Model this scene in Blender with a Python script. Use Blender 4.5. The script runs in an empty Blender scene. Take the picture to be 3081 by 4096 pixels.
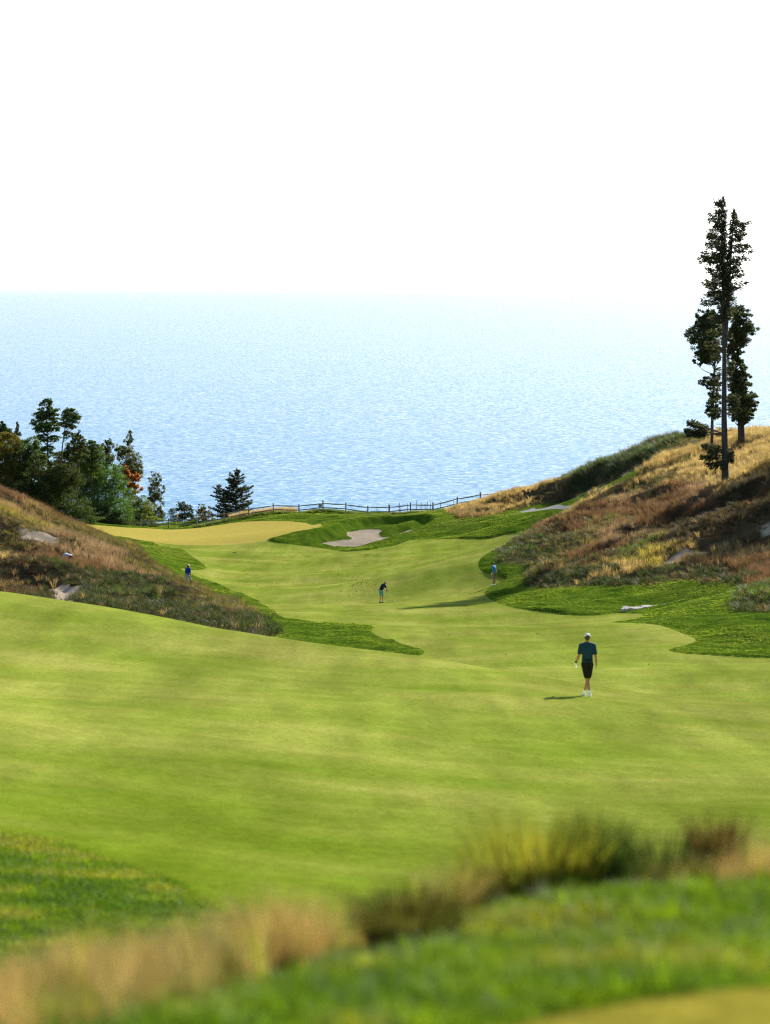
import bpy, bmesh, math, random
import numpy as np
from mathutils import Vector, Matrix

rng = np.random.default_rng(11)
random.seed(11)
scene = bpy.context.scene
C = scene.collection

# ------------------------------------------------------------------ camera, sky, sun, exposure
F, CX, H = 10240.0, 1540.5, 1150.0          # focal length and principal column of the lens, eye-level row (photo pixels)
cam_d = bpy.data.cameras.new('camera')
cam = bpy.data.objects.new('camera', cam_d)
C.objects.link(cam)
cam.location = (0, 0, 0)
cam.rotation_euler = (math.radians(90), 0, 0)
cam_d.sensor_fit = 'VERTICAL'
cam_d.sensor_height = 34.0
cam_d.sensor_width = 25.6
cam_d.lens = 85.0
cam_d.shift_y = -(2048 - H) / 4096.0          # a level camera with a falling lens
cam_d.clip_start = 0.1
cam_d.clip_end = 200000
cam_d.dof.use_dof = True
cam_d.dof.focus_distance = 230
cam_d.dof.aperture_fstop = 1.9
cam_d.dof.aperture_blades = 0
scene.camera = cam

SUN_EL, SUN_AZ = math.radians(25), math.radians(27)
world = bpy.data.worlds.new('World')
scene.world = world
world.use_nodes = True
wn = world.node_tree
sky = wn.nodes.new('ShaderNodeTexSky')
sky.sky_type = 'NISHITA'
sky.sun_disc = False
sky.sun_elevation = SUN_EL
sky.sun_rotation = SUN_AZ
sky.altitude = 100
sky.air_density = 1.0
sky.dust_density = 0.5
sky.ozone_density = 1.5
bg = wn.nodes['Background']
bg.inputs['Strength'].default_value = 0.055
# summer haze: the lower sky pales to white all round the horizon
wgeo = wn.nodes.new('ShaderNodeTexCoord')
wsep = wn.nodes.new('ShaderNodeSeparateXYZ'); wn.links.new(wgeo.outputs['Generated'], wsep.inputs[0])
wmr = wn.nodes.new('ShaderNodeMapRange'); wmr.interpolation_type = 'SMOOTHSTEP'
wn.links.new(wsep.outputs['Z'], wmr.inputs['Value'])
wmr.inputs['From Min'].default_value = 0.0; wmr.inputs['From Max'].default_value = 0.45
wmr.inputs['To Min'].default_value = 0.92; wmr.inputs['To Max'].default_value = 0.0
wbw = wn.nodes.new('ShaderNodeRGBToBW'); wn.links.new(sky.outputs['Color'], wbw.inputs[0])
wmx = wn.nodes.new('ShaderNodeMix'); wmx.data_type = 'RGBA'
whs = wn.nodes.new('ShaderNodeVectorMath'); whs.operation = 'SCALE'
whs.inputs[0].default_value = (0.97, 1.0, 1.04); wn.links.new(wbw.outputs[0], whs.inputs['Scale'])
wn.links.new(wmr.outputs[0], wmx.inputs[0]); wn.links.new(sky.outputs['Color'], wmx.inputs[6]); wn.links.new(whs.outputs[0], wmx.inputs[7])
wn.links.new(wmx.outputs[2], bg.inputs['Color'])

sun_vec = Vector((math.sin(SUN_AZ) * math.cos(SUN_EL), math.cos(SUN_AZ) * math.cos(SUN_EL), math.sin(SUN_EL)))
sun_d = bpy.data.lights.new('sun', 'SUN')
sun_d.energy = 5.0
sun_d.angle = math.radians(0.6)
sun_d.color = (1.0, 0.93, 0.80)
sun = bpy.data.objects.new('sun', sun_d)
C.objects.link(sun)
sun.rotation_euler = (-sun_vec).to_track_quat('-Z', 'Y').to_euler()

scene.view_settings.view_transform = 'Standard'
scene.view_settings.look = 'None'
scene.view_settings.gamma = 1.0
scene.view_settings.exposure = 1.65
scene.view_settings.use_curve_mapping = False
scene.render.engine = 'CYCLES'
scene.cycles.max_bounces = 6
scene.cycles.transparent_max_bounces = 8
scene.cycles.use_denoising = True
scene.cycles.denoising_input_passes = 'RGB_ALBEDO_NORMAL'
scene.cycles.denoising_prefilter = 'NONE'
scene.cycles.use_adaptive_sampling = False
scene.cycles.pixel_filter_type = 'BLACKMAN_HARRIS'
scene.cycles.filter_width = 1.2
scene.cycles.sample_clamp_indirect = 1.2
scene.cycles.sample_clamp_direct = 2.5


# ------------------------------------------------------------------ small helpers
def at(px, py, Y):
    """World point at distance Y ahead seen at photo pixel (px, py)."""
    return ((px - CX) / F * Y, Y, -(py - H) / F * Y)


def tag(o, label=None, cat=None, group=None, kind=None):
    if label: o['label'] = label
    if cat: o['category'] = cat
    if group: o['group'] = group
    if kind: o['kind'] = kind
    return o


def empty(name, loc, rz=0.0):
    o = bpy.data.objects.new(name, None)
    o.empty_display_size = 0.3
    C.objects.link(o)
    o.location = loc
    o.rotation_euler = (0, 0, rz)
    return o


def link_mesh(name, me, mat=None, parent=None):
    o = bpy.data.objects.new(name, me)
    C.objects.link(o)
    if mat and not me.materials: me.materials.append(mat)
    if parent: o.parent = parent
    return o


def np_mesh(name, V, faces, smooth=True):
    """faces: list of (M,k) int arrays."""
    me = bpy.data.meshes.new(name)
    V = np.asarray(V, dtype=np.float32)
    me.vertices.add(len(V)); me.vertices.foreach_set('co', V.ravel())
    if not isinstance(faces, (list, tuple)): faces = [faces]
    loops = np.concatenate([f.ravel() for f in faces]).astype(np.int32)
    tot = np.concatenate([np.full(len(f), f.shape[1], np.int32) for f in faces])
    st = np.concatenate([[0], np.cumsum(tot)[:-1]]).astype(np.int32)
    me.loops.add(len(loops)); me.loops.foreach_set('vertex_index', loops)
    me.polygons.add(len(tot))
    me.polygons.foreach_set('loop_start', st)
    me.polygons.foreach_set('loop_total', tot)
    me.polygons.foreach_set('use_smooth', np.full(len(tot), smooth, bool))
    me.update(calc_edges=True)
    return me


def attr(me, name, data, typ='FLOAT', dom='POINT'):
    a = me.attributes.new(name, typ, dom)
    key = 'value' if typ in ('FLOAT', 'INT') else ('color' if typ == 'FLOAT_COLOR' else 'vector')
    a.data.foreach_set(key, np.asarray(data).astype(np.int32 if typ == 'INT' else np.float32).ravel())


def _hash(ix, iy, seed):
    h = (ix.astype(np.int64) * 374761393 + iy.astype(np.int64) * 668265263 + seed * 974711) & 0x7fffffff
    h = ((h ^ (h >> 13)) * 1274126177) & 0x7fffffff
    return ((h ^ (h >> 16)) & 0xffff) / 65535.0


def vnoise(x, y, seed=0):
    x = np.asarray(x, float); y = np.asarray(y, float)
    ix = np.floor(x); iy = np.floor(y)
    fx = x - ix; fy = y - iy
    fx = fx * fx * (3 - 2 * fx); fy = fy * fy * (3 - 2 * fy)
    ix = ix.astype(np.int64); iy = iy.astype(np.int64)
    a = _hash(ix, iy, seed); b = _hash(ix + 1, iy, seed); c = _hash(ix, iy + 1, seed); d = _hash(ix + 1, iy + 1, seed)
    return (a * (1 - fx) + b * fx) * (1 - fy) + (c * (1 - fx) + d * fx) * fy


def fbm(x, y, size, octv=4, seed=0):
    x = np.asarray(x, float) / size; y = np.asarray(y, float) / size
    t = 0.0; a = 0.5; n = 0.0
    for k in range(octv):
        t = t + a * vnoise(x + 17.3 * k, y - 9.1 * k, seed + k); n += a
        a *= 0.5; x = x * 2.03; y = y * 2.03
    return t / n


def smooth(e0, e1, v):
    t = np.clip((v - e0) / (e1 - e0), 0, 1)
    return t * t * (3 - 2 * t)


def seg_dist(P, A, B):
    d = B - A
    L = max(1e-9, float(d @ d))
    t = np.clip(((P - A) @ d) / L, 0, 1)
    q = P - (A + t[:, None] * d)
    return np.hypot(q[:, 0], q[:, 1])


def poly_sd(x, y, poly):
    """Signed distance, positive inside, of ground points to a polygon on the ground."""
    P = np.stack([np.ravel(x), np.ravel(y)], 1).astype(float)
    poly = np.asarray(poly, float)
    n = len(poly)
    dist = np.full(len(P), 1e9); ins = np.zeros(len(P), bool)
    for i in range(n):
        A = poly[i]; B = poly[(i + 1) % n]
        dist = np.minimum(dist, seg_dist(P, A, B))
        c = (A[1] > P[:, 1]) != (B[1] > P[:, 1])
        if A[1] != B[1]:
            xi = A[0] + (P[:, 1] - A[1]) / (B[1] - A[1]) * (B[0] - A[0])
            ins ^= c & (P[:, 0] < xi)
    return np.where(ins, dist, -dist).reshape(np.shape(x))


# ------------------------------------------------------------------ materials
class NT:
    def __init__(s, name):
        s.m = bpy.data.materials.new(name); s.m.use_nodes = True
        s.t = s.m.node_tree; s.t.nodes.clear()
        s.out = s.n('ShaderNodeOutputMaterial')

    def n(s, typ, **kw):
        o = s.t.nodes.new(typ)
        for k, v in kw.items(): setattr(o, k, v)
        return o

    def l(s, a, b): s.t.links.new(a, b); return s

    def val(s, sock, v):
        if hasattr(v, 'is_output') or hasattr(v, 'links'): s.t.links.new(v, sock)
        else: sock.default_value = v

    def attr(s, name, typ='GEOMETRY'):
        return s.n('ShaderNodeAttribute', attribute_name=name, attribute_type=typ)

    def noise(s, vec, scale, detail=4, rough=0.55, dist=0.0):
        o = s.n('ShaderNodeTexNoise')
        if vec is not None: s.l(vec, o.inputs['Vector'])
        o.inputs['Scale'].default_value = scale; o.inputs['Detail'].default_value = detail
        o.inputs['Roughness'].default_value = rough; o.inputs['Distortion'].default_value = dist
        return o.outputs['Fac']

    def math(s, op, a, b=0.0, c=0.0, clamp=False):
        o = s.n('ShaderNodeMath', operation=op); o.use_clamp = clamp
        s.val(o.inputs[0], a); s.val(o.inputs[1], b); s.val(o.inputs[2], c)
        return o.outputs[0]

    def step(s, v, lo, hi):
        o = s.n('ShaderNodeMapRange', interpolation_type='SMOOTHSTEP')
        s.val(o.inputs['Value'], v)
        o.inputs['From Min'].default_value = lo; o.inputs['From Max'].default_value = hi
        return o.outputs['Result']

    def mix(s, fac, a, b, mode='MIX'):
        o = s.n('ShaderNodeMix', data_type='RGBA', blend_type=mode)
        s.val(o.inputs[0], fac)
        for k, v in ((6, a), (7, b)):
            if isinstance(v, (tuple, list)): o.inputs[k].default_value = (*v[:3], 1)
            else: s.l(v, o.inputs[k])
        return o.outputs[2]

    def ramp(s, fac, stops):
        o = s.n('ShaderNodeValToRGB'); s.l(fac, o.inputs[0])
        e = o.color_ramp.elements
        while len(e) < len(stops): e.new(0.5)
        for q, (p, c) in zip(e, stops):
            q.position = p; q.color = (*c, 1) if len(c) == 3 else c
        return o.outputs[0]

    def bsdf(s, col, rough=0.7, spec=0.3, normal=None, **kw):
        o = s.n('ShaderNodeBsdfPrincipled')
        if isinstance(col, (tuple, list)): o.inputs['Base Color'].default_value = (*col[:3], 1)
        else: s.l(col, o.inputs['Base Color'])
        s.val(o.inputs['Roughness'], rough)
        s.val(o.inputs['Specular IOR Level'], spec)
        if normal is not None: s.l(normal, o.inputs['Normal'])
        for k, v in kw.items(): s.val(o.inputs[k], v)
        return o.outputs[0]

    def bump(s, h, strength=0.5, dist=0.1, normal=None):
        o = s.n('ShaderNodeBump')
        s.val(o.inputs['Strength'], strength); s.val(o.inputs['Distance'], dist); s.l(h, o.inputs['Height'])
        if normal is not None: s.l(normal, o.inputs['Normal'])
        return o.outputs[0]

    def done(s, shader): s.l(shader, s.out.inputs['Surface']); return s.m


def simple(name, col, rough=0.7, spec=0.3, var=0.25, scale=20.0, bump=0.0, **kw):
    t = NT(name)
    pos = t.n('ShaderNodeTexCoord').outputs['Object']
    nz = t.noise(pos, scale, 4)
    dark = tuple(c * (1 - var) for c in col); light = tuple(min(1, c * (1 + var)) for c in col)
    col_s = t.ramp(nz, [(0.3, dark), (0.7, light)])
    nm = t.bump(nz, bump, 0.02) if bump else None
    return t.done(t.bsdf(col_s, rough, spec, nm, **kw))


def leafy(name, trans=0.45, base=None, var=0.35, spec=0.15, use_tint=None, rough=0.55):
    """Blade or leaf: diffuse plus light coming through from behind."""
    t = NT(name)
    if use_tint: col = t.attr('tint', use_tint).outputs['Color']
    else: col = t.n('ShaderNodeRGB').outputs[0]; col.default_value = (*base, 1)
    geo = t.n('ShaderNodeNewGeometry')
    rnd = geo.outputs['Random Per Island']
    k = t.math('MULTIPLY_ADD', rnd, 2 * var, 1 - var)
    vm = t.n('ShaderNodeVectorMath', operation='SCALE'); t.l(col, vm.inputs[0]); t.l(k, vm.inputs['Scale'])
    c = vm.outputs[0]
    p = t.n('ShaderNodeBsdfPrincipled'); t.l(c, p.inputs['Base Color'])
    p.inputs['Roughness'].default_value = rough; p.inputs['Specular IOR Level'].default_value = spec
    tr = t.n('ShaderNodeBsdfTranslucent')
    tc = t.mix(1.0, c, (1.45, 1.35, 0.75), 'MULTIPLY'); t.l(tc, tr.inputs['Color'])
    mx = t.n('ShaderNodeMixShader'); mx.inputs[0].default_value = trans
    t.l(p.outputs[0], mx.inputs[1]); t.l(tr.outputs[0], mx.inputs[2])
    return t.done(mx.outputs[0])


# ------------------------------------------------------------------ the lie of the land
# spot heights: (photo column, photo row, distance ahead) or ('w', x, y, z)
SPOTS = [
    # teeing ground and the bank before the camera
    ('w', 0, 0, -1.72), ('w', -6, 0, -1.75), ('w', 6, 0, -1.7), ('w', 0, -15, -1.6), ('w', -20, -10, -1.5), ('w', 20, -10, -1.5),
    ('w', 3, 4, -1.8), ('w', -3, 4, -1.85), ('w', 0, 4, -1.8),
    (3081, 3935, 7.0), (2400, 4000, 6.8), (2000, 4096, 6.5), (740, 4040, 7.2), (1110, 3990, 7.6), (1540, 3850, 8.3),
    (0, 4110, 7.2), (2000, 3650, 9.8), (2600, 3610, 10.3), (3081, 3600, 10.6), (2600, 3780, 8.6), ('w', 4, 7, -1.85), ('w', 4, 10.6, -2.4),
    ('w', -1.2, 9, -2.6), ('w', -1.5, 11, -3.2), ('w', -.2, 10, -2.75), ('w', 0, 12, -3.25), ('w', 1, 12, -3.0), ('w', 1.8, 12.5, -3.0),
    ('w', -3.5, 9, -2.6), ('w', -5, 11, -3.2),
    ('w', -3, 16, -4.35), ('w', 0, 16, -4.2), ('w', 3, 16, -4.0), ('w', -4, 20, -5.3), ('w', 0, 20, -5.05), ('w', 4, 20, -4.95),
    ('w', -4, 26, -5.92), ('w', 0, 25, -6.05), ('w', 5, 25, -6.05), ('w', -5, 30, -6.4), ('w', 0, 30, -6.95), ('w', 5, 30, -7.05),
    # the near hill of fairway
    ('w', -7, 40, -7.5), ('w', 0, 40, -8.3), ('w', 7, 40, -8.6), ('w', -9, 50, -8.5), ('w', 0, 50, -9.4), ('w', 9, 50, -9.9),
    ('w', -11, 62, -9.7), ('w', 0, 62, -10.5), ('w', 9.5, 62, -11.2), (2352, 2796, 73), ('w', -13, 80, -11.0), ('w', -3, 80, -11.8), ('w', 11.5, 72, -12.2),
    ('w', -20, 60, -8.6), ('w', 18, 60, -11.0), ('w', -30, 40, -5.5), ('w', 30, 40, -7.5), ('w', -30, 20, -3.5), ('w', 30, 20, -4), ('w', -25, 95, -10.5),
    (0, 2393, 105), (300, 2425, 103), (555, 2452, 100), (830, 2502, 98), (1111, 2565, 95), (1400, 2600, 92), (1690, 2625, 88), (2000, 2688, 85),
    (2222, 2722, 82), (2450, 2778, 80), (2666, 2812, 78), (2900, 2828, 78), (3081, 2833, 78),
    ('w', 1.3, 100, -15.0), ('w', -4, 108, -15.9), ('w', -9.6, 115, -16.6), ('w', -15.8, 120, -17.2), ('w', 6.5, 93, -14.9), ('w', 11.7, 92, -15.4), ('w', 17, 92, -15.2),
    ('w', -24, 122, -16.5), ('w', 25, 95, -14),
    # the valley
    (2352, 2600, 122), (2750, 2660, 112), (3000, 2640, 118), (2300, 2540, 138), (1700, 2620, 126), (2000, 2500, 160), (1500, 2440, 172),
    (1527, 2410, 192), (1978, 2344, 195), (1940, 2382, 186), (1468, 2221, 270), (940, 2227, 275), (750, 2300, 232), (1900, 2200, 250), (1700, 2300, 225),
    (1300, 2300, 232), (1000, 2350, 215), (1300, 2420, 192), (2010, 2152, 280), (1600, 2180, 282), (1200, 2200, 284),
    (1200, 2500, 145), (1400, 2560, 134), (1150, 2450, 165),
    # green, fence line, bunker bank
    (600, 2140, 325), (900, 2140, 320), (900, 2182, 300), (600, 2167, 305), (1150, 2112, 325), (707, 2120, 342), (1100, 2085, 340), (1290, 2101, 322), (350, 2090, 335),
    (562, 2114, 352), (675, 2114, 352), (788, 2110, 352), (897, 2091, 353), (995, 2074, 354), (1094, 2054, 355), (1197, 2053, 355), (1293, 2046, 356), (1384, 2056, 354),
    (1472, 2066, 350), (1558, 2058, 345), (1642, 2056, 340), (1733, 2050, 335), (1829, 2038, 330),
    (1300, 2075, 338), (1200, 2066, 346),
    (1690, 2062, 318), (1600, 2064, 319), (1500, 2069, 317), (1420, 2078, 314), (1365, 2092, 309), (1255, 2117, 298), (1330, 2108, 303), (1265, 2166, 292), (1330, 2177, 290.5), (1392, 2181, 290), (1470, 2176, 290.5), (1532, 2160, 292), (1600, 2140, 295), (1665, 2118, 299.5), (1421, 2206, 284), (1560, 2186, 286), (1690, 2128, 296), (1609, 2165, 289), (1760, 2092, 304), (1830, 2052, 315),
    # bank and cart path
    (1800, 2140, 290), (1900, 2082, 299), (2100, 2050, 300), (2050, 2108, 285), (2137, 2040, 302), (2257, 2034, 304), (2362, 2030, 306),
    # far dune ridge
    (1850, 2040, 320), (2000, 1992, 324), (2222, 1930, 324), (2500, 1828, 315), (2740, 1802, 300), (2960, 1760, 290), (3081, 1750, 285),
    (1830, 2078, 305), (2100, 2025, 312), (2350, 2005, 312), (2200, 1960, 318), (2450, 1900, 312), ('w', 24, 275, -24.6),
    # front dune and its foot
    (1987, 2236, 203), (2062, 2169, 215), (2185, 2116, 226), (2305, 2063, 236), (2385, 2020, 244), (2400, 2200, 205), (2300, 2270, 192), (2800, 2250, 186),
    (2902, 1930, 228), (3081, 1850, 238), (2700, 1905, 246), (2500, 1955, 248), (2600, 2050, 226), (3000, 2050, 208), (3000, 2200, 187), (2700, 1830, 282), (3081, 1765, 272), (2200, 2200, 209),
    (2110, 2335, 190), (2300, 2345, 184), (2700, 2330, 177), (2950, 2350, 168), (2600, 2385, 172), (2300, 2395, 174), (2100, 2310, 195),
    (2136, 2447, 167), (2319, 2465, 162), (1992, 2414, 177), (2524, 2454, 160), (2683, 2421, 167), (2572, 2445, 162), (2850, 2400, 160),
    (2700, 2500, 142), (2900, 2600, 124), (3000, 2500, 140), (3000, 2410, 152), (3060, 2375, 153), ('w', 30, 150, -17.5), ('w', 32, 200, -15.5), ('w', 45, 230, -13),
    # left dune
    (240, 2280, 186), (240, 2345, 181), (240, 2420, 165), (560, 2330, 186), (560, 2385, 178), (100, 2100, 206), (250, 2150, 210), (258, 2250, 196), (450, 2240, 205), (50, 2240, 196), (50, 2330, 182), (50, 2390, 160),
    (0, 1995, 235), (95, 2015, 238), (190, 2062, 240), (280, 2108, 242), (400, 2160, 244), (540, 2212, 245), (620, 2240, 238),
    (745, 2353, 210), (830, 2400, 192), (1000, 2440, 172),
    ('w', -22, 262, -27.5), ('w', -30, 265, -26), ('w', -38, 268, -23), ('w', -30, 300, -30.3), ('w', -40, 310, -30), ('w', -50, 300, -27), ('w', -45, 240, -16), ('w', -45, 190, -14), ('w', -40, 150, -13),
    ('w', -55, 340, -31), ('w', -40, 345, -32), ('w', -80, 250, -14), ('w', -80, 320, -24), ('w', -80, 150, -9), ('w', -80, 60, -4), ('w', -60, 0, 0),
    ('w', 80, 250, -8), ('w', 80, 320, -17), ('w', 80, 150, -8), ('w', 80, 60, -4), ('w', 60, 0, 0), ('w', 50, 300, -17.5), ('w', 40, 330, -21), ('w', 55, 345, -22),
    ('w', 0, 375, -33), ('w', -40, 385, -35), ('w', 40, 375, -27), ('w', 15, 370, -32),
]
sp = np.array([s[1:] if s[0] == 'w' else at(*s) for s in SPOTS], float)
LAKE_Z = -66.0


def _tps_kernel(dx, dy):
    r2 = dx * dx + dy * dy
    return 0.5 * r2 * np.log(r2 + 1e-9)


_n = len(sp)
_K = _tps_kernel(sp[:, 0][:, None] - sp[:, 0][None], sp[:, 1][:, None] - sp[:, 1][None])
_K[np.arange(_n), np.arange(_n)] += 0.6 * np.clip(sp[:, 1] / 60.0, 0.05, 3)
_P = np.concatenate([np.ones((_n, 1)), sp[:, :2]], 1)
_A = np.block([[_K, _P], [_P.T, np.zeros((3, 3))]])
_w = np.linalg.solve(_A, np.concatenate([sp[:, 2], np.zeros(3)]))


def edge_y(x):
    """Where the bluff breaks off, just beyond the fence."""
    return np.interp(x, [-200, -60, -26, -8, 12, 22, 45, 80, 200], [380, 372, 364, 366, 352, 346, 340, 345, 380])


def base_z(x, y):
    x = np.asarray(x, float); y = np.asarray(y, float)
    sh = x.shape; xf = np.clip(x.ravel(), -95, 95); yf = np.clip(y.ravel(), -30, 380)
    out = np.empty(len(xf))
    for i in range(0, len(xf), 40000):
        a = xf[i:i + 40000]; b = yf[i:i + 40000]
        out[i:i + 40000] = _tps_kernel(a[:, None] - sp[:, 0], b[:, None] - sp[:, 1]) @ _w[:_n] + _w[_n] + _w[_n + 1] * a + _w[_n + 2] * b
    z = out.reshape(sh)
    e = edge_y(x)
    d = np.maximum(0, y - e)
    z = z - 0.75 * d * d / (d + 6.0)
    return np.maximum(z, LAKE_Z - 2.0 - 0.02 * d)


def ground_hits(pts, y0=4.0, y1=372.0):
    """Where sight lines through photo pixels first meet the bare ground."""
    pts = np.asarray(pts, float)
    Y = np.concatenate([np.arange(y0, min(60, y1), 0.1), np.arange(max(60, y0), y1, 0.25)])
    out = []
    for px, py in pts:
        z = base_z((px - CX) / F * Y, Y)
        hit = np.nonzero(-(py - H) / F * Y <= z)[0]
        k = hit[0] if len(hit) else len(Y) - 1
        out.append(((px - CX) / F * Y[k], Y[k]))
    return np.array(out)


def outline(spec):
    """Ground polygon: pixel pairs are followed to the ground (optional start distance), ('w', x, y) is taken as it is."""
    res = []
    for s in spec:
        if s[0] == 'w': res.append(s[1:3])
        else: res.append(tuple(ground_hits([s[:2]], s[2] if len(s) > 2 else 100.0)[0]))
    return np.array(res)


def rounded(poly, it=2):
    """Corner-cut a closed outline so that mown edges run in curves."""
    P = np.asarray(poly, float)
    for _ in range(it):
        Q = np.roll(P, -1, 0)
        P = np.stack([0.75 * P + 0.25 * Q, 0.25 * P + 0.75 * Q], 1).reshape(-1, 2)
    return P


GREEN = rounded(outline([(320, 2096, 260), (400, 2102, 260), (560, 2115, 260), (707, 2117, 260), (788, 2113, 260), (894, 2096, 260), (981, 2087, 260), (1077, 2085, 260), (1173, 2086, 260),
                         (1245, 2094, 260), (1301, 2103, 260), (1248, 2117, 260), (1211, 2121, 260), (1125, 2148, 260), (1074, 2162, 260), (1005, 2172, 260), (909, 2181, 260), (788, 2182, 260),
                         (692, 2178, 260), (596, 2167, 260), (529, 2156, 260), (450, 2140, 260), (380, 2120, 260)]), 1)
FAIRWAY = rounded(outline([
    (596, 2160, 260), (629, 2182), (692, 2189), (745, 2208), (808, 2249), (832, 2276), (788, 2285), (728, 2273), (723, 2279), (761, 2300), (830, 2322), (930, 2362), (1000, 2390), (1050, 2406), (1000, 2413),
    (1092, 2430), (1111, 2470), (1251, 2483), (1445, 2506), (1510, 2510), (1476, 2523), (1514, 2549), (1618, 2580), (1687, 2597), (1700, 2611), (1680, 2624),
    ('w', -2, 112), ('w', -10, 112), ('w', -17, 115), ('w', -30, 118), ('w', -45, 118), ('w', -45, 40), ('w', -9, 31),
    (0, 3333, 14), (185, 3366, 14), (370, 3425, 14), (555, 3490, 14), (778, 3570, 14), ('w', -1.2, 22), ('w', 3, 20), ('w', 10, 19), ('w', 45, 22), ('w', 45, 100), ('w', 25, 114),
    (3081, 2635), (2888, 2626), (2703, 2614), (2666, 2600), (2722, 2588), (2787, 2566), (2777, 2551), (2666, 2507), (2555, 2493), (2425, 2490), (2480, 2484), (2555, 2474), (2568, 2462), (2566, 2456), (2524, 2455),
    (2482, 2451), (2401, 2462), (2319, 2465), (2233, 2458), (2136, 2447), (2050, 2434), (1992, 2414), (1944, 2386), (1937, 2366), (1983, 2341),
    (2031, 2318), (1968, 2304), (1925, 2289), (1911, 2265), (1925, 2232), (1954, 2208), (2011, 2188), (2056, 2160), (2070, 2132), (2016, 2140), (1954, 2157), (1873, 2158), (1729, 2158), (1657, 2158), (1609, 2172), (1508, 2196),
    (1421, 2206), (1344, 2201), (1272, 2193), (1197, 2182), (1101, 2173), (1074, 2164), (1040, 2160, 260), (900, 2165, 260), (750, 2165, 260)]), 1)
DUNE_R = outline([(1985, 2240), (2002, 2258), (2069, 2268), (2112, 2280), (2103, 2297), (2108, 2328), (2136, 2347), (2199, 2354), (2271, 2357), (2377, 2349), (2473, 2347), (2600, 2345), (2658, 2326), (2743, 2321),
                  (2829, 2338), (2915, 2347), (2975, 2355), (2960, 2390), (2915, 2411), (2937, 2437), (3001, 2452), (3081, 2459), ('w', 80, 150), ('w', 80, 338), ('w', 45, 336), ('w', 18, 336), ('w', 9.5, 330), ('w', 8, 318),
                  (1825, 2060, 270), (1830, 2083, 270), (1920, 2073, 270), (1992, 2059, 270), (2040, 2044, 270), (2079, 2037, 270), (2137, 2022, 270), (2233, 2014, 270), (2372, 2006, 270), ('w', 28, 304), ('w', 30, 290), ('w', 22, 266), ('w', 16, 244), ('w', 11, 220)])
DUNE_L = outline([(545, 2185), (580, 2237), (635, 2271), (700, 2301), (770, 2326), (797, 2345), (830, 2375), (889, 2393), (970, 2425), (1025, 2455), (1080, 2500), (1110, 2535), (1070, 2555), ('w', -7, 113), ('w', -15, 117), ('w', -30, 121),
                  ('w', -80, 125), ('w', -80, 268), ('w', -40, 264), ('w', -26, 262), ('w', -24.5, 252)])
def ahead(pts):
    """Ground outline from (photo column, distance ahead) pairs."""
    return rounded(np.array([((p - CX) / F * Y, Y) for p, Y in pts], float), 2)


BUNKER = ahead([(1262, 292.6), (1330, 290.7), (1392, 290.2), (1470, 290.8), (1532, 292.3), (1600, 295.3), (1662, 299.8), (1672, 306), (1655, 308.0), (1600, 305.5), (1545, 301.2), (1515, 303.0), (1518, 306.5), (1536, 308.8), (1480, 309.4), (1428, 308.4), (1385, 306), (1392, 303), (1414, 300), (1395, 298.6), (1340, 297.8), (1280, 295.2)])
HOLLOW = ahead([(1240, 292.4), (1330, 290.0), (1392, 289.6), (1470, 290.0), (1532, 291.5), (1600, 294.6), (1675, 299.0), (1745, 306), (1745, 313), (1690, 317), (1600, 318), (1500, 316), (1425, 313.5), (1368, 309), (1345, 305.0), (1325, 301.5), (1262, 298), (1228, 295)])
TONGUE = ahead([(1600, 305.5), (1545, 301.2), (1515, 303.5), (1518, 307.5), (1538, 310.2), (1640, 316), (1720, 313), (1672, 308)])
SAND = [np.array(outline([(82, 2121), (142, 2130), (206, 2147), (240, 2177), (232, 2194), (185, 2181), (142, 2164), (82, 2151)])),
        np.array(outline([(202, 2357), (240, 2345), (280, 2353), (318, 2357), (326, 2379), (305, 2404), (240, 2410), (190, 2390)])),
        np.array(outline([(2649, 2235), (2700, 2210), (2726, 2197), (2830, 2197), (2769, 2218), (2718, 2244), (2679, 2257)])),
        np.array(outline([(3035, 2107), (3081, 2091), (3100, 2120), (3060, 2140)]))]
PATH = outline([(2079, 2048, 270), (2137, 2033, 270), (2257, 2027, 270), (2362, 2025, 270), ('w', 27, 303), ('w', 27, 300), (2362, 2037, 262), (2257, 2041, 262), (2137, 2048, 262), (2085, 2053, 262)])
TEE = rounded(np.array([(-9, -3), (-9, 5.2), (-1, 5.6), (.25, 6.4), (.62, 6.75), (1.0, 6.95), (1.6, 7.1), (9, 7.6), (9, -3)]), 1)


def masks(x, y):
    m = {}
    m['green'] = poly_sd(x, y, GREEN)
    m['fair'] = poly_sd(x, y, FAIRWAY)
    m['dune'] = np.maximum(poly_sd(x, y, DUNE_R), poly_sd(x, y, DUNE_L))
    m['bunker'] = poly_sd(x, y, BUNKER)
    s = np.full(np.shape(x), -1e3)
    for p in SAND: s = np.maximum(s, poly_sd(x, y, p))
    m['patch'] = s
    m['path'] = poly_sd(x, y, PATH)
    m['tee'] = poly_sd(x, y, TEE)
    return m


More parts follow.
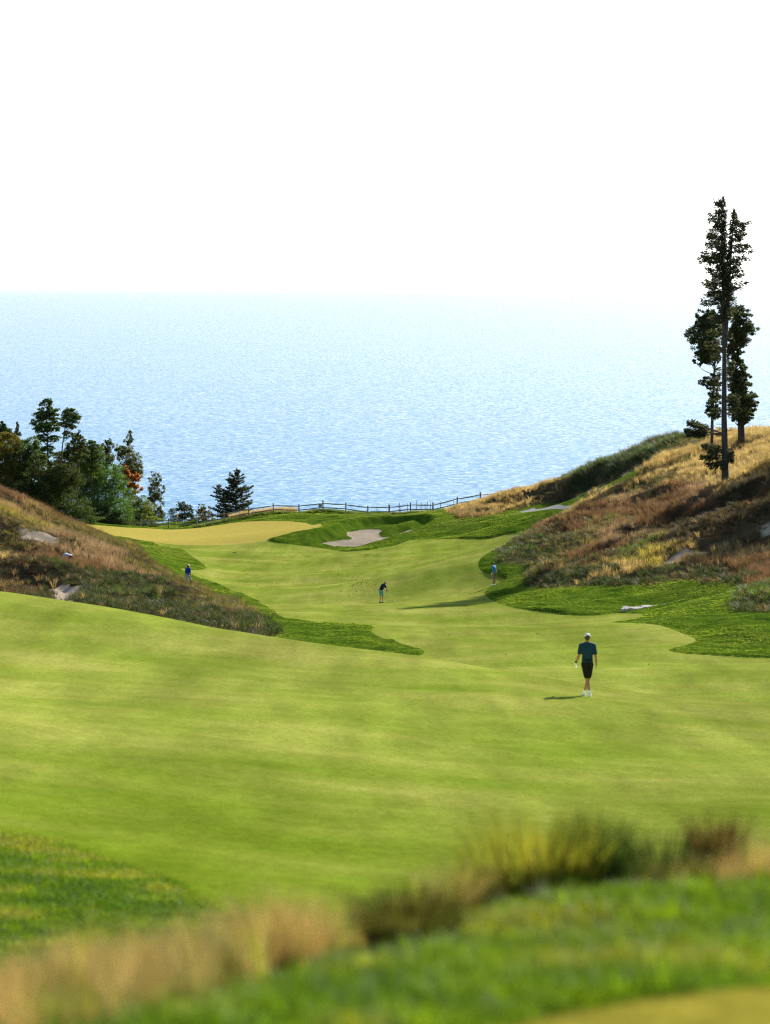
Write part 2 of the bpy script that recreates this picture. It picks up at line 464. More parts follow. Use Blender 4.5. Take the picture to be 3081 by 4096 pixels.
def land_z(x, y, m=None):
    """Finished ground: bare ground, hollows, swells and the step from mown to longer grass."""
    m = m or masks(x, y)
    z = base_z(x, y)
    mown = np.maximum(np.maximum(m['green'], m['fair']), m['tee'])
    longer = smooth(0.0, 0.3, -mown)
    dist = np.clip(y / 120.0, 0.15, 1.0)
    z = z + longer * 0.07 * dist
    du = smooth(0.0, 3.0, m['dune'])
    bumps = (fbm(x, y, 5.0, 4, 3) - 0.5) * 1.8 + (fbm(x, y, 1.3, 3, 8) - 0.5) * 0.45
    z = z + du * bumps * smooth(-2, 1.0, -m['patch'])
    rough_b = (fbm(x, y, 6.0, 2, 4) - 0.5) * 0.55 * smooth(60, 120, y) + (fbm(x, y, 1.6, 3, 5) - 0.5) * 0.24 + (fbm(x, y, 0.45, 2, 6) - 0.5) * 0.12
    z = z + longer * (1 - du) * rough_b * dist * smooth(-0.2, 1.0, -m['path'])
    z = z + (fbm(x, y, 13.0, 3, 21) - 0.5) * 0.5 * smooth(0, 4, m['fair']) * smooth(20, 60, y)
    hol = poly_sd(x, y, HOLLOW)
    z = z - 1.15 * smooth(0.0, 1.5, hol) + 0.6 * smooth(0.0, 1.6, poly_sd(x, y, TONGUE)) * smooth(0, 1, hol) - 0.12 * smooth(-0.12, 0.15, m['bunker'])
    z = z - 0.35 * smooth(0, 1.5, m['patch'])
    return z


# ------------------------------------------------------------------ ground sheets
rows = [-30.0]
while rows[-1] < 1100:
    y = rows[-1]
    if y < 3: d = 1.5
    elif y < 16: d = 0.09
    elif y < 34: d = 0.14
    elif y < 110: d = 0.45
    elif y < 345: d = 0.30
    elif y < 372: d = 0.5
    else: d = min(60, 1.5 + (y - 372) * 0.12)
    rows.append(y + d)
rows = np.array(rows)
NC = 401
s_ = np.linspace(-1, 1, NC)
core = np.abs(s_) * 1.25
wid = np.where(core <= 1, core, 1 + (core - 1) * 1.5 + (core - 1) ** 2 * 90) * np.sign(s_)
half = np.clip(0.168 * np.abs(rows) + 2.5, 2.8, 66)
GX = wid[None, :] * half[:, None]
GX = np.clip(GX, -420, 420) + np.linspace(-1, 1, NC)[None, :] * 1e-3
GY = np.repeat(rows[:, None], NC, 1)
M = masks(GX, GY)
GZ = land_z(GX, GY, M)
NR = len(rows)
Vg = np.stack([GX, GY, GZ], -1).reshape(-1, 3)
ii = np.arange(NR * NC).reshape(NR, NC)
quads = np.stack([ii[:-1, :-1], ii[:-1, 1:], ii[1:, 1:], ii[1:, :-1]], -1).reshape(-1, 4)
qc = {k: v.reshape(-1)[quads].mean(1) for k, v in M.items()}
qx = Vg[quads, 0].mean(1)
qy = Vg[quads, 1].mean(1)
cls = np.zeros(len(quads), int)                       # rough
cls[qc['fair'] > 0] = 1
cls[(qc['dune'] > 0) & (qx > 0)] = 2
cls[(qc['dune'] > 0) & (qx <= 0)] = 3
cls[qc['green'] > 0] = 4
cls[qc['bunker'] > 0] = 5
cls[qc['path'] > 0] = 6
cls[qc['tee'] > 0] = 7
cls[qy > edge_y(qx) + 3] = 8


def ground_material():
    t = NT('turf_and_dune')
    pos = t.n('ShaderNodeNewGeometry').outputs['Position']
    a = {k: t.attr('sd_' + k).outputs['Fac'] for k in ('green', 'fair', 'dune', 'bunker', 'patch', 'path', 'tee')}
    n_big = t.noise(pos, 0.16, 5, 0.6)
    n_mid = t.noise(pos, 0.8, 5, 0.6)
    n_fine = t.noise(pos, 6.0, 5, 0.7)
    n_tiny = t.noise(pos, 28.0, 3, 0.7)
    # mown fairway: greener and yellower drifts, mottling
    fair = t.ramp(n_big, [(0.30, COL['fair_green']), (0.50, COL['fair']), (0.68, COL['fair_yellow'])])
    # the fairway near the tees is coloured darker and greener than the crest
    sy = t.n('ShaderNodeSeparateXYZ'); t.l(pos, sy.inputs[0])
    near_fac = t.math('SUBTRACT', 1.0, t.step(t.math('MULTIPLY_ADD', n_big, 26.0, sy.outputs['Y']), 34.0, 72.0))
    fair = t.mix(t.math('MULTIPLY', near_fac, 0.85), fair, COL['fair_near'])
    k = t.math('MULTIPLY_ADD', n_mid, 0.9, 0.55)
    k2 = t.math('MULTIPLY_ADD', n_fine, 1.2, 0.4)
    k3 = t.math('MULTIPLY_ADD', n_tiny, 1.7, 0.15)
    def scaled(c, *ks):
        for q in ks:
            v = t.n('ShaderNodeVectorMath', operation='SCALE'); t.l(c, v.inputs[0]); t.l(q, v.inputs['Scale']); c = v.outputs[0]
        return c
    # mowing grain running down the near hill
    mp = t.n('ShaderNodeMapping'); t.l(pos, mp.inputs[0]); mp.inputs['Rotation'].default_value = (0, 0, -0.30); mp.inputs['Scale'].default_value = (1.0, 0.13, 1.0)
    grain = t.noise(mp.outputs[0], 0.9, 6, 0.62)
    grain2 = t.noise(mp.outputs[0], 0.22, 3, 0.5)
    fair = scaled(fair, t.math('MULTIPLY_ADD', n_mid, 0.45, 0.775), t.math('MULTIPLY_ADD', grain, 0.75, 0.625), t.math('MULTIPLY_ADD', grain2, 0.8, 0.6), k2, k3)
    green = scaled(t.ramp(n_mid, [(0.3, COL['green_a']), (0.7, COL['green_b'])]), k2, k3)
    rough = t.ramp(n_mid, [(0.28, COL['rough_dark']), (0.48, COL['rough']), (0.66, COL['rough_light']), (0.85, COL['rough_dry'])])
    rough = scaled(rough, t.math('MULTIPLY_ADD', n_fine, 1.2, 0.4), k3)
    soil = scaled(t.ramp(n_mid, [(0.3, COL['dune_a']), (0.55, COL['dune_b']), (0.75, COL['dune_c'])]), t.math('MULTIPLY_ADD', n_fine, 0.9, 0.55))
    sand = scaled(t.ramp(n_fine, [(0.3, COL['sand_a']), (0.7, COL['sand_b'])]), k3)
    pathc = scaled(t.ramp(n_fine, [(0.3, (0.30, 0.29, 0.28)), (0.7, (0.40, 0.39, 0.37))]), k3)
    wob = t.math('MULTIPLY_ADD', n_fine, 0.16, -0.08)
    def edge(v, w=0.05, amp=1.0, off=0.0):
        return t.step(t.math('MULTIPLY_ADD', wob, amp, v), off - w, off + w)
    c = rough
    dn = edge(a['dune'], 0.8, 6.0); c = t.mix(dn, c, soil)
    f = edge(a['fair']); c = t.mix(f, c, fair)
    g = edge(a['green']); c = t.mix(g, c, green)
    te = edge(a['tee']); c = t.mix(te, c, scaled(t.ramp(n_mid, [(0.3, (0.27, 0.235, 0.030)), (0.7, (0.33, 0.28, 0.04))]), k2, k3))
    pt = edge(a['patch'], 0.35, 6.0); c = t.mix(pt, c, sand)
    b = edge(a['bunker'], 0.05, 1.0); c = t.mix(b, c, sand)
    p = edge(a['path'], 0.05, 1.0); c = t.mix(p, c, pathc)
    mown = t.math('MAXIMUM', t.math('MAXIMUM', f, g), te)
    bare = t.math('MAXIMUM', t.math('MAXIMUM', b, p), pt)
    hmix = t.math('MULTIPLY_ADD', n_fine, 0.7, t.math('MULTIPLY', n_tiny, 0.3))
    loft = t.math('MULTIPLY_ADD', t.math('MAXIMUM', mown, bare), -0.13, 0.16)
    nb = t.n('ShaderNodeBump'); nb.inputs['Strength'].default_value = 0.6
    t.l(loft, nb.inputs['Distance']); t.l(hmix, nb.inputs['Height'])
    pr = t.n('ShaderNodeBsdfDiffuse')
    t.l(c, pr.inputs['Color']); t.l(nb.outputs[0], pr.inputs['Normal'])
    pr.inputs['Roughness'].default_value = 0.6
    return t.done(pr.outputs[0])


COL = dict(fair_near=(0.115, 0.180, 0.008), fair_green=(0.172, 0.240, 0.024), fair=(0.248, 0.290, 0.046), fair_yellow=(0.330, 0.335, 0.074),
           green_a=(0.44, 0.36, 0.075), green_b=(0.50, 0.41, 0.09),
           rough_dark=(0.030, 0.070, 0.008), rough=(0.070, 0.130, 0.010), rough_light=(0.125, 0.180, 0.016), rough_dry=(0.20, 0.20, 0.06),
           dune_a=(0.050, 0.043, 0.022), dune_b=(0.085, 0.065, 0.034), dune_c=(0.14, 0.105, 0.06),
           sand_a=(0.37, 0.30, 0.225), sand_b=(0.48, 0.40, 0.31))
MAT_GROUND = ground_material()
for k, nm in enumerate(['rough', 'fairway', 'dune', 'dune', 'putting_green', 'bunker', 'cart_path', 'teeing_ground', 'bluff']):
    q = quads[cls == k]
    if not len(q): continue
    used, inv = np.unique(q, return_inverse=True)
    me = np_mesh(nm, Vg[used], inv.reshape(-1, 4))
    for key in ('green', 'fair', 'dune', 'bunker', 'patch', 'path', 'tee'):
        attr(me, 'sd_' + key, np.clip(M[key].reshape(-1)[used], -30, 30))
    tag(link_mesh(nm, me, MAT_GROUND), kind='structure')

# ------------------------------------------------------------------ the lake
def lake_material():
    t = NT('lake_water')
    pos = t.n('ShaderNodeNewGeometry').outputs['Position']
    def slopes(sx, sy, detail, rough):
        mp = t.n('ShaderNodeMapping'); t.l(pos, mp.inputs[0]); mp.inputs['Scale'].default_value = (sx, sy, 1)
        o = t.n('ShaderNodeTexNoise'); t.l(mp.outputs[0], o.inputs['Vector'])
        o.inputs['Scale'].default_value = 1.0; o.inputs['Detail'].default_value = detail; o.inputs['Roughness'].default_value = rough
        v = t.n('ShaderNodeVectorMath', operation='SUBTRACT'); t.l(o.outputs['Color'], v.inputs[0]); v.inputs[1].default_value = (.5, .5, .5)
        return v.outputs[0], o.outputs['Fac']
    s1, f1 = slopes(0.42, 0.85, 5, 0.66)
    s2, f2 = slopes(0.012, 0.006, 4, 0.6)
    gust = t.math('MULTIPLY_ADD', f2, LAKE['gust'], LAKE['calm'])
    v = t.n('ShaderNodeVectorMath', operation='SCALE'); t.l(s1, v.inputs[0]); t.l(gust, v.inputs['Scale'])
    m = t.n('ShaderNodeVectorMath', operation='MULTIPLY'); t.l(v.outputs[0], m.inputs[0]); m.inputs[1].default_value = (0.3, 1, 0)
    a = t.n('ShaderNodeVectorMath', operation='ADD'); t.l(m.outputs[0], a.inputs[0]); a.inputs[1].default_value = (0, LAKE['lean'], 1)   # all normals tilted toward the camera to cut the lake's white reflection
    n = t.n('ShaderNodeVectorMath', operation='NORMALIZE'); t.l(a.outputs[0], n.inputs[0])
    return t.done(t.bsdf(LAKE['col'], LAKE['rough'], LAKE['spec'], n.outputs[0], IOR=1.33))


LAKE = dict(col=(0.075, 0.225, 0.39), rough=0.12, gust=0.45, calm=0.32, spec=0.16, lean=-0.066)  # lean is the added tilt of the water normals toward the camera
xs = np.concatenate([-np.geomspace(60000, 100, 24), np.linspace(-80, 80, 9), np.geomspace(100, 60000, 24)])
ys = np.concatenate([np.linspace(330, 600, 6), np.geomspace(700, 90000, 40)])
LX, LY = np.meshgrid(xs, ys)
li = np.arange(LX.size).reshape(LX.shape)
lq = np.stack([li[:-1, :-1], li[:-1, 1:], li[1:, 1:], li[1:, :-1]], -1).reshape(-1, 4)
lake = link_mesh('lake', np_mesh('lake', np.stack([LX.ravel(), LY.ravel(), np.full(LX.size, LAKE_Z)], 1), lq), lake_material())
tag(lake, kind='structure')

# ------------------------------------------------------------------ summer haze over land and lake
def haze_box():
    bm = bmesh.new(); bmesh.ops.create_cube(bm, size=1.0)
    x0, x1, y0, y1, z0, z1 = -61000, 61000, -600, 91000, LAKE_Z - 12.0, 14.0
    bmesh.ops.transform(bm, matrix=Matrix.Translation(((x0 + x1) / 2, (y0 + y1) / 2, (z0 + z1) / 2)) @ Matrix.Diagonal((x1 - x0, y1 - y0, z1 - z0, 1)), verts=bm.verts)
    me = bpy.data.meshes.new('haze'); bm.to_mesh(me); bm.free()
    t = NT('haze')
    pv = t.n('ShaderNodeVolumePrincipled')
    pv.inputs['Color'].default_value = (0.93, 0.97, 1.0, 1); pv.inputs['Density'].default_value = HAZE; pv.inputs['Anisotropy'].default_value = 0.3
    t.l(pv.outputs[0], t.out.inputs['Volume'])
    o = link_mesh('haze', me, t.m); tag(o, kind='stuff')


HAZE = 3.0e-6
haze_box()
# ------------------------------------------------------------------ grasses
def tuft_mesh(name, n, h, spread, width, lean, rs, head=0.0, levels=2, base_r=0.05):
    """A tuft of n bent tapering blades; head > 0 adds a seed head of small flecks."""
    r = np.random.default_rng(rs)
    V = []; Q = []; T = []
    for i in range(n):
        az = r.uniform(0, 2 * math.pi); d = np.array([math.cos(az), math.sin(az)])
        b = d * base_r * math.sqrt(r.uniform()); hh = h * r.uniform(0.6, 1.1); ln = lean * r.uniform(0.4, 1.3) * hh
        sd = np.array([-d[1], d[0]]) * width * r.uniform(0.7, 1.3)
        ph = r.uniform(-0.6, 0.6); sd = np.array([sd[0] * math.cos(ph) - sd[1] * math.sin(ph), sd[0] * math.sin(ph) + sd[1] * math.cos(ph)])
        k0 = len(V)
        for k in range(levels + 1):
            t = k / (levels + 1)
            c = b + d * ln * t * t
            z = hh * (t - 0.15 * t * t)
            w = sd * (1 - 0.55 * t) * 0.5
            V.append((*(c - w), z)); V.append((*(c + w), z))
        V.append((*(b + d * ln), hh * 0.85))
        for k in range(levels): Q.append((k0 + 2 * k, k0 + 2 * k + 1, k0 + 2 * k + 3, k0 + 2 * k + 2))
        T.append((k0 + 2 * levels, k0 + 2 * levels + 1, k0 + 2 * levels + 2))
        if head > 0 and r.uniform() < 0.6:
            tip = np.array([*(b + d * ln), hh * 0.85])
            for q in range(3):
                p = tip + np.array([r.normal(0, head * 0.5), r.normal(0, head * 0.5), r.uniform(-head * 2.2, head * 0.6)])
                u = r.normal(size=3); u /= np.linalg.norm(u); v = np.cross(u, [0.3, 0.2, 0.9]); s0 = head * 0.42
                k1 = len(V); V += [tuple(p - u * s0 * 1.6), tuple(p + v * s0 * 0.6), tuple(p + u * s0 * 1.6)]
                T.append((k1, k1 + 1, k1 + 2))
    fs = [np.array(T)]
    if Q: fs.insert(0, np.array(Q))
    return np_mesh(name, np.array(V), fs, smooth=False)


def proto_set(name, metas, mat):
    col = bpy.data.collections.new(name)
    for k, me in enumerate(metas):
        me.materials.append(mat)
        o = bpy.data.objects.new('%s_blades_%02d' % (name, k), me)
        col.objects.link(o)
    return col


def scatter(name, P, scale, tint, col, kind='stuff', tilt=0.15, yaw=None):
    """One object whose points carry tufts (geometry nodes)."""
    n = len(P)
    me = bpy.data.meshes.new(name)
    me.vertices.add(n); me.vertices.foreach_set('co', np.asarray(P, np.float32).ravel())
    rot = np.stack([rng.normal(0, tilt, n), rng.normal(0, tilt, n), rng.uniform(0, 6.283, n)], 1)
    attr(me, 'rot', rot, 'FLOAT_VECTOR'); attr(me, 'scl', scale)
    attr(me, 'tint', np.concatenate([tint, np.ones((n, 1))], 1), 'FLOAT_COLOR')
    attr(me, 'pick', rng.integers(0, len(col.objects), n), 'INT')
    o = link_mesh(name, me)
    ng = bpy.data.node_groups.new(name + '_nodes', 'GeometryNodeTree')
    ng.interface.new_socket('Geometry', in_out='INPUT', socket_type='NodeSocketGeometry')
    ng.interface.new_socket('Geometry', in_out='OUTPUT', socket_type='NodeSocketGeometry')
    gi = ng.nodes.new('NodeGroupInput'); go = ng.nodes.new('NodeGroupOutput')
    ip = ng.nodes.new('GeometryNodeInstanceOnPoints'); ci = ng.nodes.new('GeometryNodeCollectionInfo')
    ci.inputs['Collection'].default_value = col; ci.inputs['Separate Children'].default_value = True; ci.inputs['Reset Children'].default_value = True
    def na(nm, ty):
        q = ng.nodes.new('GeometryNodeInputNamedAttribute'); q.data_type = ty; q.inputs[0].default_value = nm
        return q.outputs['Attribute']
    e = ng.nodes.new('FunctionNodeEulerToRotation')
    L = ng.links.new
    L(na('rot', 'FLOAT_VECTOR'), e.inputs[0]); L(gi.outputs[0], ip.inputs['Points']); L(ci.outputs[0], ip.inputs['Instance'])
    ip.inputs['Pick Instance'].default_value = True
    L(na('pick', 'INT'), ip.inputs['Instance Index']); L(e.outputs[0], ip.inputs['Rotation']); L(na('scl', 'FLOAT'), ip.inputs['Scale'])
    L(ip.outputs[0], go.inputs[0])
    md = o.modifiers.new('tufts', 'NODES'); md.node_group = ng
    tag(o, kind=kind)
    return o


BLADE = leafy('grass_blade', 0.42, use_tint='INSTANCER', var=0.4, spec=0.04, rough=0.6)
FESCUE = proto_set('fescue', [tuft_mesh('fescue_%d' % k, 30, 0.62, 0, 0.016, 0.35, 20 + k, head=0.05, base_r=0.16) for k in range(5)], BLADE)
MARRAM = proto_set('marram', [tuft_mesh('marram_%d' % k, 34, 0.75, 0, 0.022, 0.75, 40 + k, head=0.0, base_r=0.16, levels=3) for k in range(4)], BLADE)
MAT_TURF = proto_set('matted', [tuft_mesh('matted_%d' % k, 30, 0.26, 0, 0.02, 1.0, 60 + k, base_r=0.20) for k in range(4)], BLADE)
SHORT = proto_set('short', [tuft_mesh('short_%d' % k, 34, 0.085, 0, 0.009, 0.9, 80 + k, base_r=0.18, levels=1) for k in range(4)], BLADE)
LAWN = proto_set('lawn', [tuft_mesh('lawn_%d' % k, 22, 0.060, 0, 0.0045, 0.8, 100 + k, base_r=0.05, levels=2) for k in range(4)], BLADE)
TALL = proto_set('tall', [tuft_mesh('tall_%d' % k, 20, 0.62, 0, 0.0055, 0.45, 120 + k, head=0.020, levels=4, base_r=0.07) for k in range(5)], BLADE)


def jitter_grid(x0, x1, y0, y1, dens):
    s = 1 / math.sqrt(dens)
    X, Y = np.meshgrid(np.arange(x0, x1, s), np.arange(y0, y1, s))
    X = X.ravel() + rng.uniform(-0.5, 0.5, X.size) * s; Y = Y.ravel() + rng.uniform(-0.5, 0.5, X.size) * s
    return X, Y


def in_view(x, y, pad=3.0):
    return np.abs(x) < 0.165 * y + pad


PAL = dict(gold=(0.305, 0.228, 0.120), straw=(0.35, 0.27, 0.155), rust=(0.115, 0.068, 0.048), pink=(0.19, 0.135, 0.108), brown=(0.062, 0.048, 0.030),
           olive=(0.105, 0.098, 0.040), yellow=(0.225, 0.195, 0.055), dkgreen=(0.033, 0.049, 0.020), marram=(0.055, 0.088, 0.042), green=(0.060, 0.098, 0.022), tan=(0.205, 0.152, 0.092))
# what grows where on the dunes: seen at these places in the photograph, then followed to the ground
ZONES_R = [('olive', 2280, 2190), ('brown', 2330, 2240), ('olive', 2450, 2230), ('brown', 2560, 2130), ('brown', 2640, 2130), ('olive', 2200, 2290), ('dkgreen', 2420, 2290), ('brown', 2860, 2050), ('olive', 2560, 1965), ('brown', 2250, 2130), ('dkgreen', 2600, 2300), ('dkgreen', 2860, 2320), ('brown', 2980, 2060),
           ('gold', 1950, 2030), ('gold', 2100, 1985), ('gold', 2050, 2010), ('olive', 2150, 1935), ('olive', 2250, 1955), ('gold', 2500, 1950), ('gold', 2650, 1885), ('gold', 2800, 1835), ('gold', 2980, 1800), ('straw', 3060, 1760),
           ('gold', 2430, 1985), ('straw', 2850, 1890), ('marram', 2350, 1852), ('marram', 2500, 1812), ('marram', 2600, 1790), ('marram', 2450, 1860), ('marram', 2350, 1905), ('dkgreen', 2330, 1985), ('olive', 2760, 1790), ('gold', 2860, 1775), ('gold', 2990, 1745), ('straw', 3070, 1735), ('tan', 1850, 2060), ('tan', 1950, 2060), ('brown', 2050, 2040),
           ('rust', 2420, 2030), ('rust', 2540, 2040), ('pink', 2480, 2010), ('rust', 2300, 2120), ('rust', 2700, 1990), ('pink', 2800, 1960), ('rust', 2700, 2050), ('rust', 2380, 2200), ('pink', 2420, 2170), ('pink', 2500, 2130), ('rust', 2600, 2090), ('rust', 2850, 2270), ('rust', 3000, 2290), ('brown', 2800, 2300),
           ('olive', 2400, 2110), ('olive', 2550, 2180), ('green', 2480, 2195), ('olive', 2350, 2150), ('dkgreen', 2200, 2325), ('dkgreen', 2050, 2245), ('green', 2040, 2210), ('dkgreen', 2130, 2200), ('dkgreen', 2220, 2160), ('dkgreen', 2500, 2325), ('green', 2700, 2290), ('dkgreen', 2350, 2335),
           ('brown', 2900, 2080), ('brown', 3000, 2120), ('brown', 2800, 2100), ('brown', 2720, 2140), ('brown', 3050, 2010), ('brown', 2900, 2020), ('brown', 3040, 2180), ('yellow', 2600, 2240), ('yellow', 2640, 2205), ('gold', 2480, 2260), ('gold', 2250, 2270), ('straw', 2900, 2195), ('gold', 2800, 2215), ('straw', 3000, 2205),
           ('dkgreen', 3000, 2425), ('green', 3050, 2390), ('olive', 2250, 2240), ('dkgreen', 2180, 2250), ('straw', 2950, 1940), ('gold', 3070, 1900), ('brown', 2960, 2000)]
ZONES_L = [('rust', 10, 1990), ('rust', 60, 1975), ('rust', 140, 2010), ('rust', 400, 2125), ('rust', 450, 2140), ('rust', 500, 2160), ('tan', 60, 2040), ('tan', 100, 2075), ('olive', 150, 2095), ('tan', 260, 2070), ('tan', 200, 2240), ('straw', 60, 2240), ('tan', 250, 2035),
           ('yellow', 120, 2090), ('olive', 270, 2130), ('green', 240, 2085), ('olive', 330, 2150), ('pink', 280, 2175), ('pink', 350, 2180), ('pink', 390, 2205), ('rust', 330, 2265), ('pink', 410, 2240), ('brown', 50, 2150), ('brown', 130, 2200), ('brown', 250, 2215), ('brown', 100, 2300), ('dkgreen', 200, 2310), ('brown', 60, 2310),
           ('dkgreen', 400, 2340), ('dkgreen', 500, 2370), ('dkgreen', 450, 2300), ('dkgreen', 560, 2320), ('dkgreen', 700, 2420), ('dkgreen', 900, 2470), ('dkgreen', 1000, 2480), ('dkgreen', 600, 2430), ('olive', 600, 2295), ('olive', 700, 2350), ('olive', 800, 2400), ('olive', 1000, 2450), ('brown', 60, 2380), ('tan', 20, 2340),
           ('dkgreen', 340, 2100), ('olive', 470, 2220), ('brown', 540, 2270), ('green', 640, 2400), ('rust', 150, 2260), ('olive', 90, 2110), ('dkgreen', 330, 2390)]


def zone_points(zones):
    P = ground_hits([(z[1], z[2]) for z in zones], 110)
    return P, np.array([PAL[z[0]] for z in zones]), [z[0] for z in zones]


ZP = []; ZC = []; ZN = []
for zz in (ZONES_R, ZONES_L):
    p, c, nn = zone_points(zz); ZP.append(p); ZC.append(c); ZN += nn
ZP = np.concatenate(ZP); ZC = np.concatenate(ZC); ZN = np.array(ZN)


def zone_of(x, y):
    """Nearest planting zone with ragged borders; depth counts less than width."""
    wx = x + (fbm(x, y, 3.0, 3, 31) - 0.5) * 6 + rng.normal(0, 0.5, len(x))
    wy = y + (fbm(x, y, 5.0, 3, 37) - 0.5) * 16 + rng.normal(0, 1.2, len(x))
    idx = np.empty(len(x), int)
    for i in range(0, len(x), 20000):
        d = ((wx[i:i + 20000, None] - ZP[:, 0]) ** 2 + ((wy[i:i + 20000, None] - ZP[:, 1]) * 0.5) ** 2)
        idx[i:i + 20000] = d.argmin(1)
    return idx


def dune_grass():
    X, Y = jitter_grid(-58, 70, 112, 338, 7.0)
    k = in_view(X, Y, 9); X, Y = X[k], Y[k]
    rough_in = np.maximum(poly_sd(X, Y, DUNE_R), poly_sd(X, Y, DUNE_L)) + (fbm(X, Y, 2.0, 3, 51) - 0.5) * 1.6
    patch = np.full(len(X), -1e3)
    for p in SAND: patch = np.maximum(patch, poly_sd(X, Y, p))
    patch = patch + (fbm(X, Y, 1.5, 3, 52) - 0.5) * 1.2
    k = (rough_in > 0) & (patch < rng.normal(-0.05, 0.25, len(X))) & (poly_sd(X, Y, PATH) < -0.2) & (Y < edge_y(X) + 3)
    # thin out in hollows so that soil shows between the tussocks
    k &= rng.uniform(0, 1, len(X)) < np.clip(0.25 + 2.2 * (fbm(X, Y, 2.2, 3, 53) - 0.32), 0.16, 1)
    X, Y = X[k], Y[k]
    zi = zone_of(X, Y); nm = ZN[zi]
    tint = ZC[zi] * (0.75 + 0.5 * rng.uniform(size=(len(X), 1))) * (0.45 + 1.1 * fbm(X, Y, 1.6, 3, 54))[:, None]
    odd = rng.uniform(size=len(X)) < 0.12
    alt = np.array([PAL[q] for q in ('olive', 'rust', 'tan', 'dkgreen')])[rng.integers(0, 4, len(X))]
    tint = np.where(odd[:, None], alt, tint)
    P = np.stack([X, Y, land_z(X, Y) - 0.03], 1)
    sz = 0.75 + 0.5 * rng.uniform(size=len(X)); sz *= 0.75 + 0.6 * fbm(X, Y, 2.5, 2, 55)
    tall = np.isin(nm, ['gold', 'straw', 'rust', 'pink', 'yellow', 'tan'])
    mar = nm == 'marram'
    low = ~(tall | mar)
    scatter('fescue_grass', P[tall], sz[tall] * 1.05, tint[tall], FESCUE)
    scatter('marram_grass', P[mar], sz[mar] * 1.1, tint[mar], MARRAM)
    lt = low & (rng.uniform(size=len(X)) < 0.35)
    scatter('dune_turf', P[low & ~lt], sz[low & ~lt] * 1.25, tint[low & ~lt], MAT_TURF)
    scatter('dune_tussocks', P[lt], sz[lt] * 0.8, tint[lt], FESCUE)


dune_grass()


FENCE_PX = [(440, 2110, 352), (562, 2114, 352), (675, 2113, 352), (788, 2108, 352), (897, 2091, 353), (995, 2076, 354), (1094, 2056, 355), (1197, 2055, 355), (1293, 2047, 356), (1384, 2058, 354), (1472, 2067, 350), (1558, 2058, 345), (1642, 2056, 340), (1733, 2051, 336), (1829, 2042, 333), (1922, 2020, 334), (2005, 1990, 341), (2079, 1965, 342.5), (2158, 1930, 343), (2240, 1905, 343.5)]
FENCE_XY = np.array([((p - CX) / F * Y, Y) for p, _, Y in FENCE_PX])


def fence_line(x):
    return np.interp(x, FENCE_XY[:, 0], FENCE_XY[:, 1])


STONES = ground_hits([(2503, 2449), (2545, 2447), (2585, 2437), (2625, 2428), (2670, 2420)], 120)


def rough_grass():
    X, Y = jitter_grid(-60, 66, 112, 372, 13.0)
    k = in_view(X, Y, 6); X, Y = X[k], Y[k]
    m = masks(X, Y)
    out = np.maximum.reduce([m['fair'], m['green'], m['dune'] - 1.2, m['bunker'], m['path'], m['patch']])
    st = np.full(len(X), 9.0)
    for A, B in zip(STONES[:-1], STONES[1:]): st = np.minimum(st, seg_dist(np.stack([X, Y], 1), A, B))
    k = (out < -0.02) & (Y < edge_y(X) + 4) & (st > 1.0)
    X, Y = X[k], Y[k]; out = out[k]
    P = np.stack([X, Y, land_z(X, Y) - 0.015], 1)
    f = fbm(X, Y, 3.0, 4, 71)[:, None]; g = fbm(X, Y, 11.0, 3, 72)[:, None]
    a = np.array((0.080, 0.155, 0.012)); b = np.array((0.190, 0.260, 0.020)); d = np.array((0.24, 0.24, 0.07))
    t = a + (b - a) * np.clip((f - 0.25) * 2.0, 0, 1)
    t = t + (d - t) * np.clip((g - 0.60) * 3.0, 0, 0.8)
    t = t * (0.85 + 0.3 * rng.uniform(size=(len(X), 1)))
    sz = (0.5 + 0.35 * rng.uniform(size=len(X))) * (0.6 + 0.7 * f[:, 0])
    hol = poly_sd(X, Y, HOLLOW)
    k = (hol < 0) | (rng.uniform(size=len(X)) < 0.35)
    sz = np.where(hol > 0, sz * 0.6, sz)
    scatter('rough_grass', P[k], sz[k], t[k], SHORT)
    # unmown fringe along the fence
    fx = np.concatenate([rng.normal(0, 0.0, 0), rng.uniform(-26, 12, 2600)])
    fy = fence_line(fx) + rng.normal(0.3, 0.7, len(fx))
    P = np.stack([fx, fy, land_z(fx, fy) - 0.02], 1)
    t = np.array((0.10, 0.16, 0.03)) * (0.6 + 0.8 * rng.uniform(size=(len(fx), 1))) + np.array((0.12, 0.08, 0.02)) * (rng.uniform(size=(len(fx), 1)) < 0.15)
    gx = rng.uniform(-21.5, -12.5, 420); gy = fence_line(gx) + rng.uniform(1.0, 5.0, 420)
    Pg = np.stack([gx, gy, land_z(gx, gy) - 0.03], 1)
    scatter('bluff_fescue', Pg, 0.9 + 0.9 * rng.uniform(size=420), np.array(PAL['straw']) * (0.7 + 0.6 * rng.uniform(size=(420, 1))), FESCUE)
    scatter('fence_fringe', P, 0.6 + 1.0 * rng.uniform(size=len(fx)), t, MAT_TURF)


rough_grass()


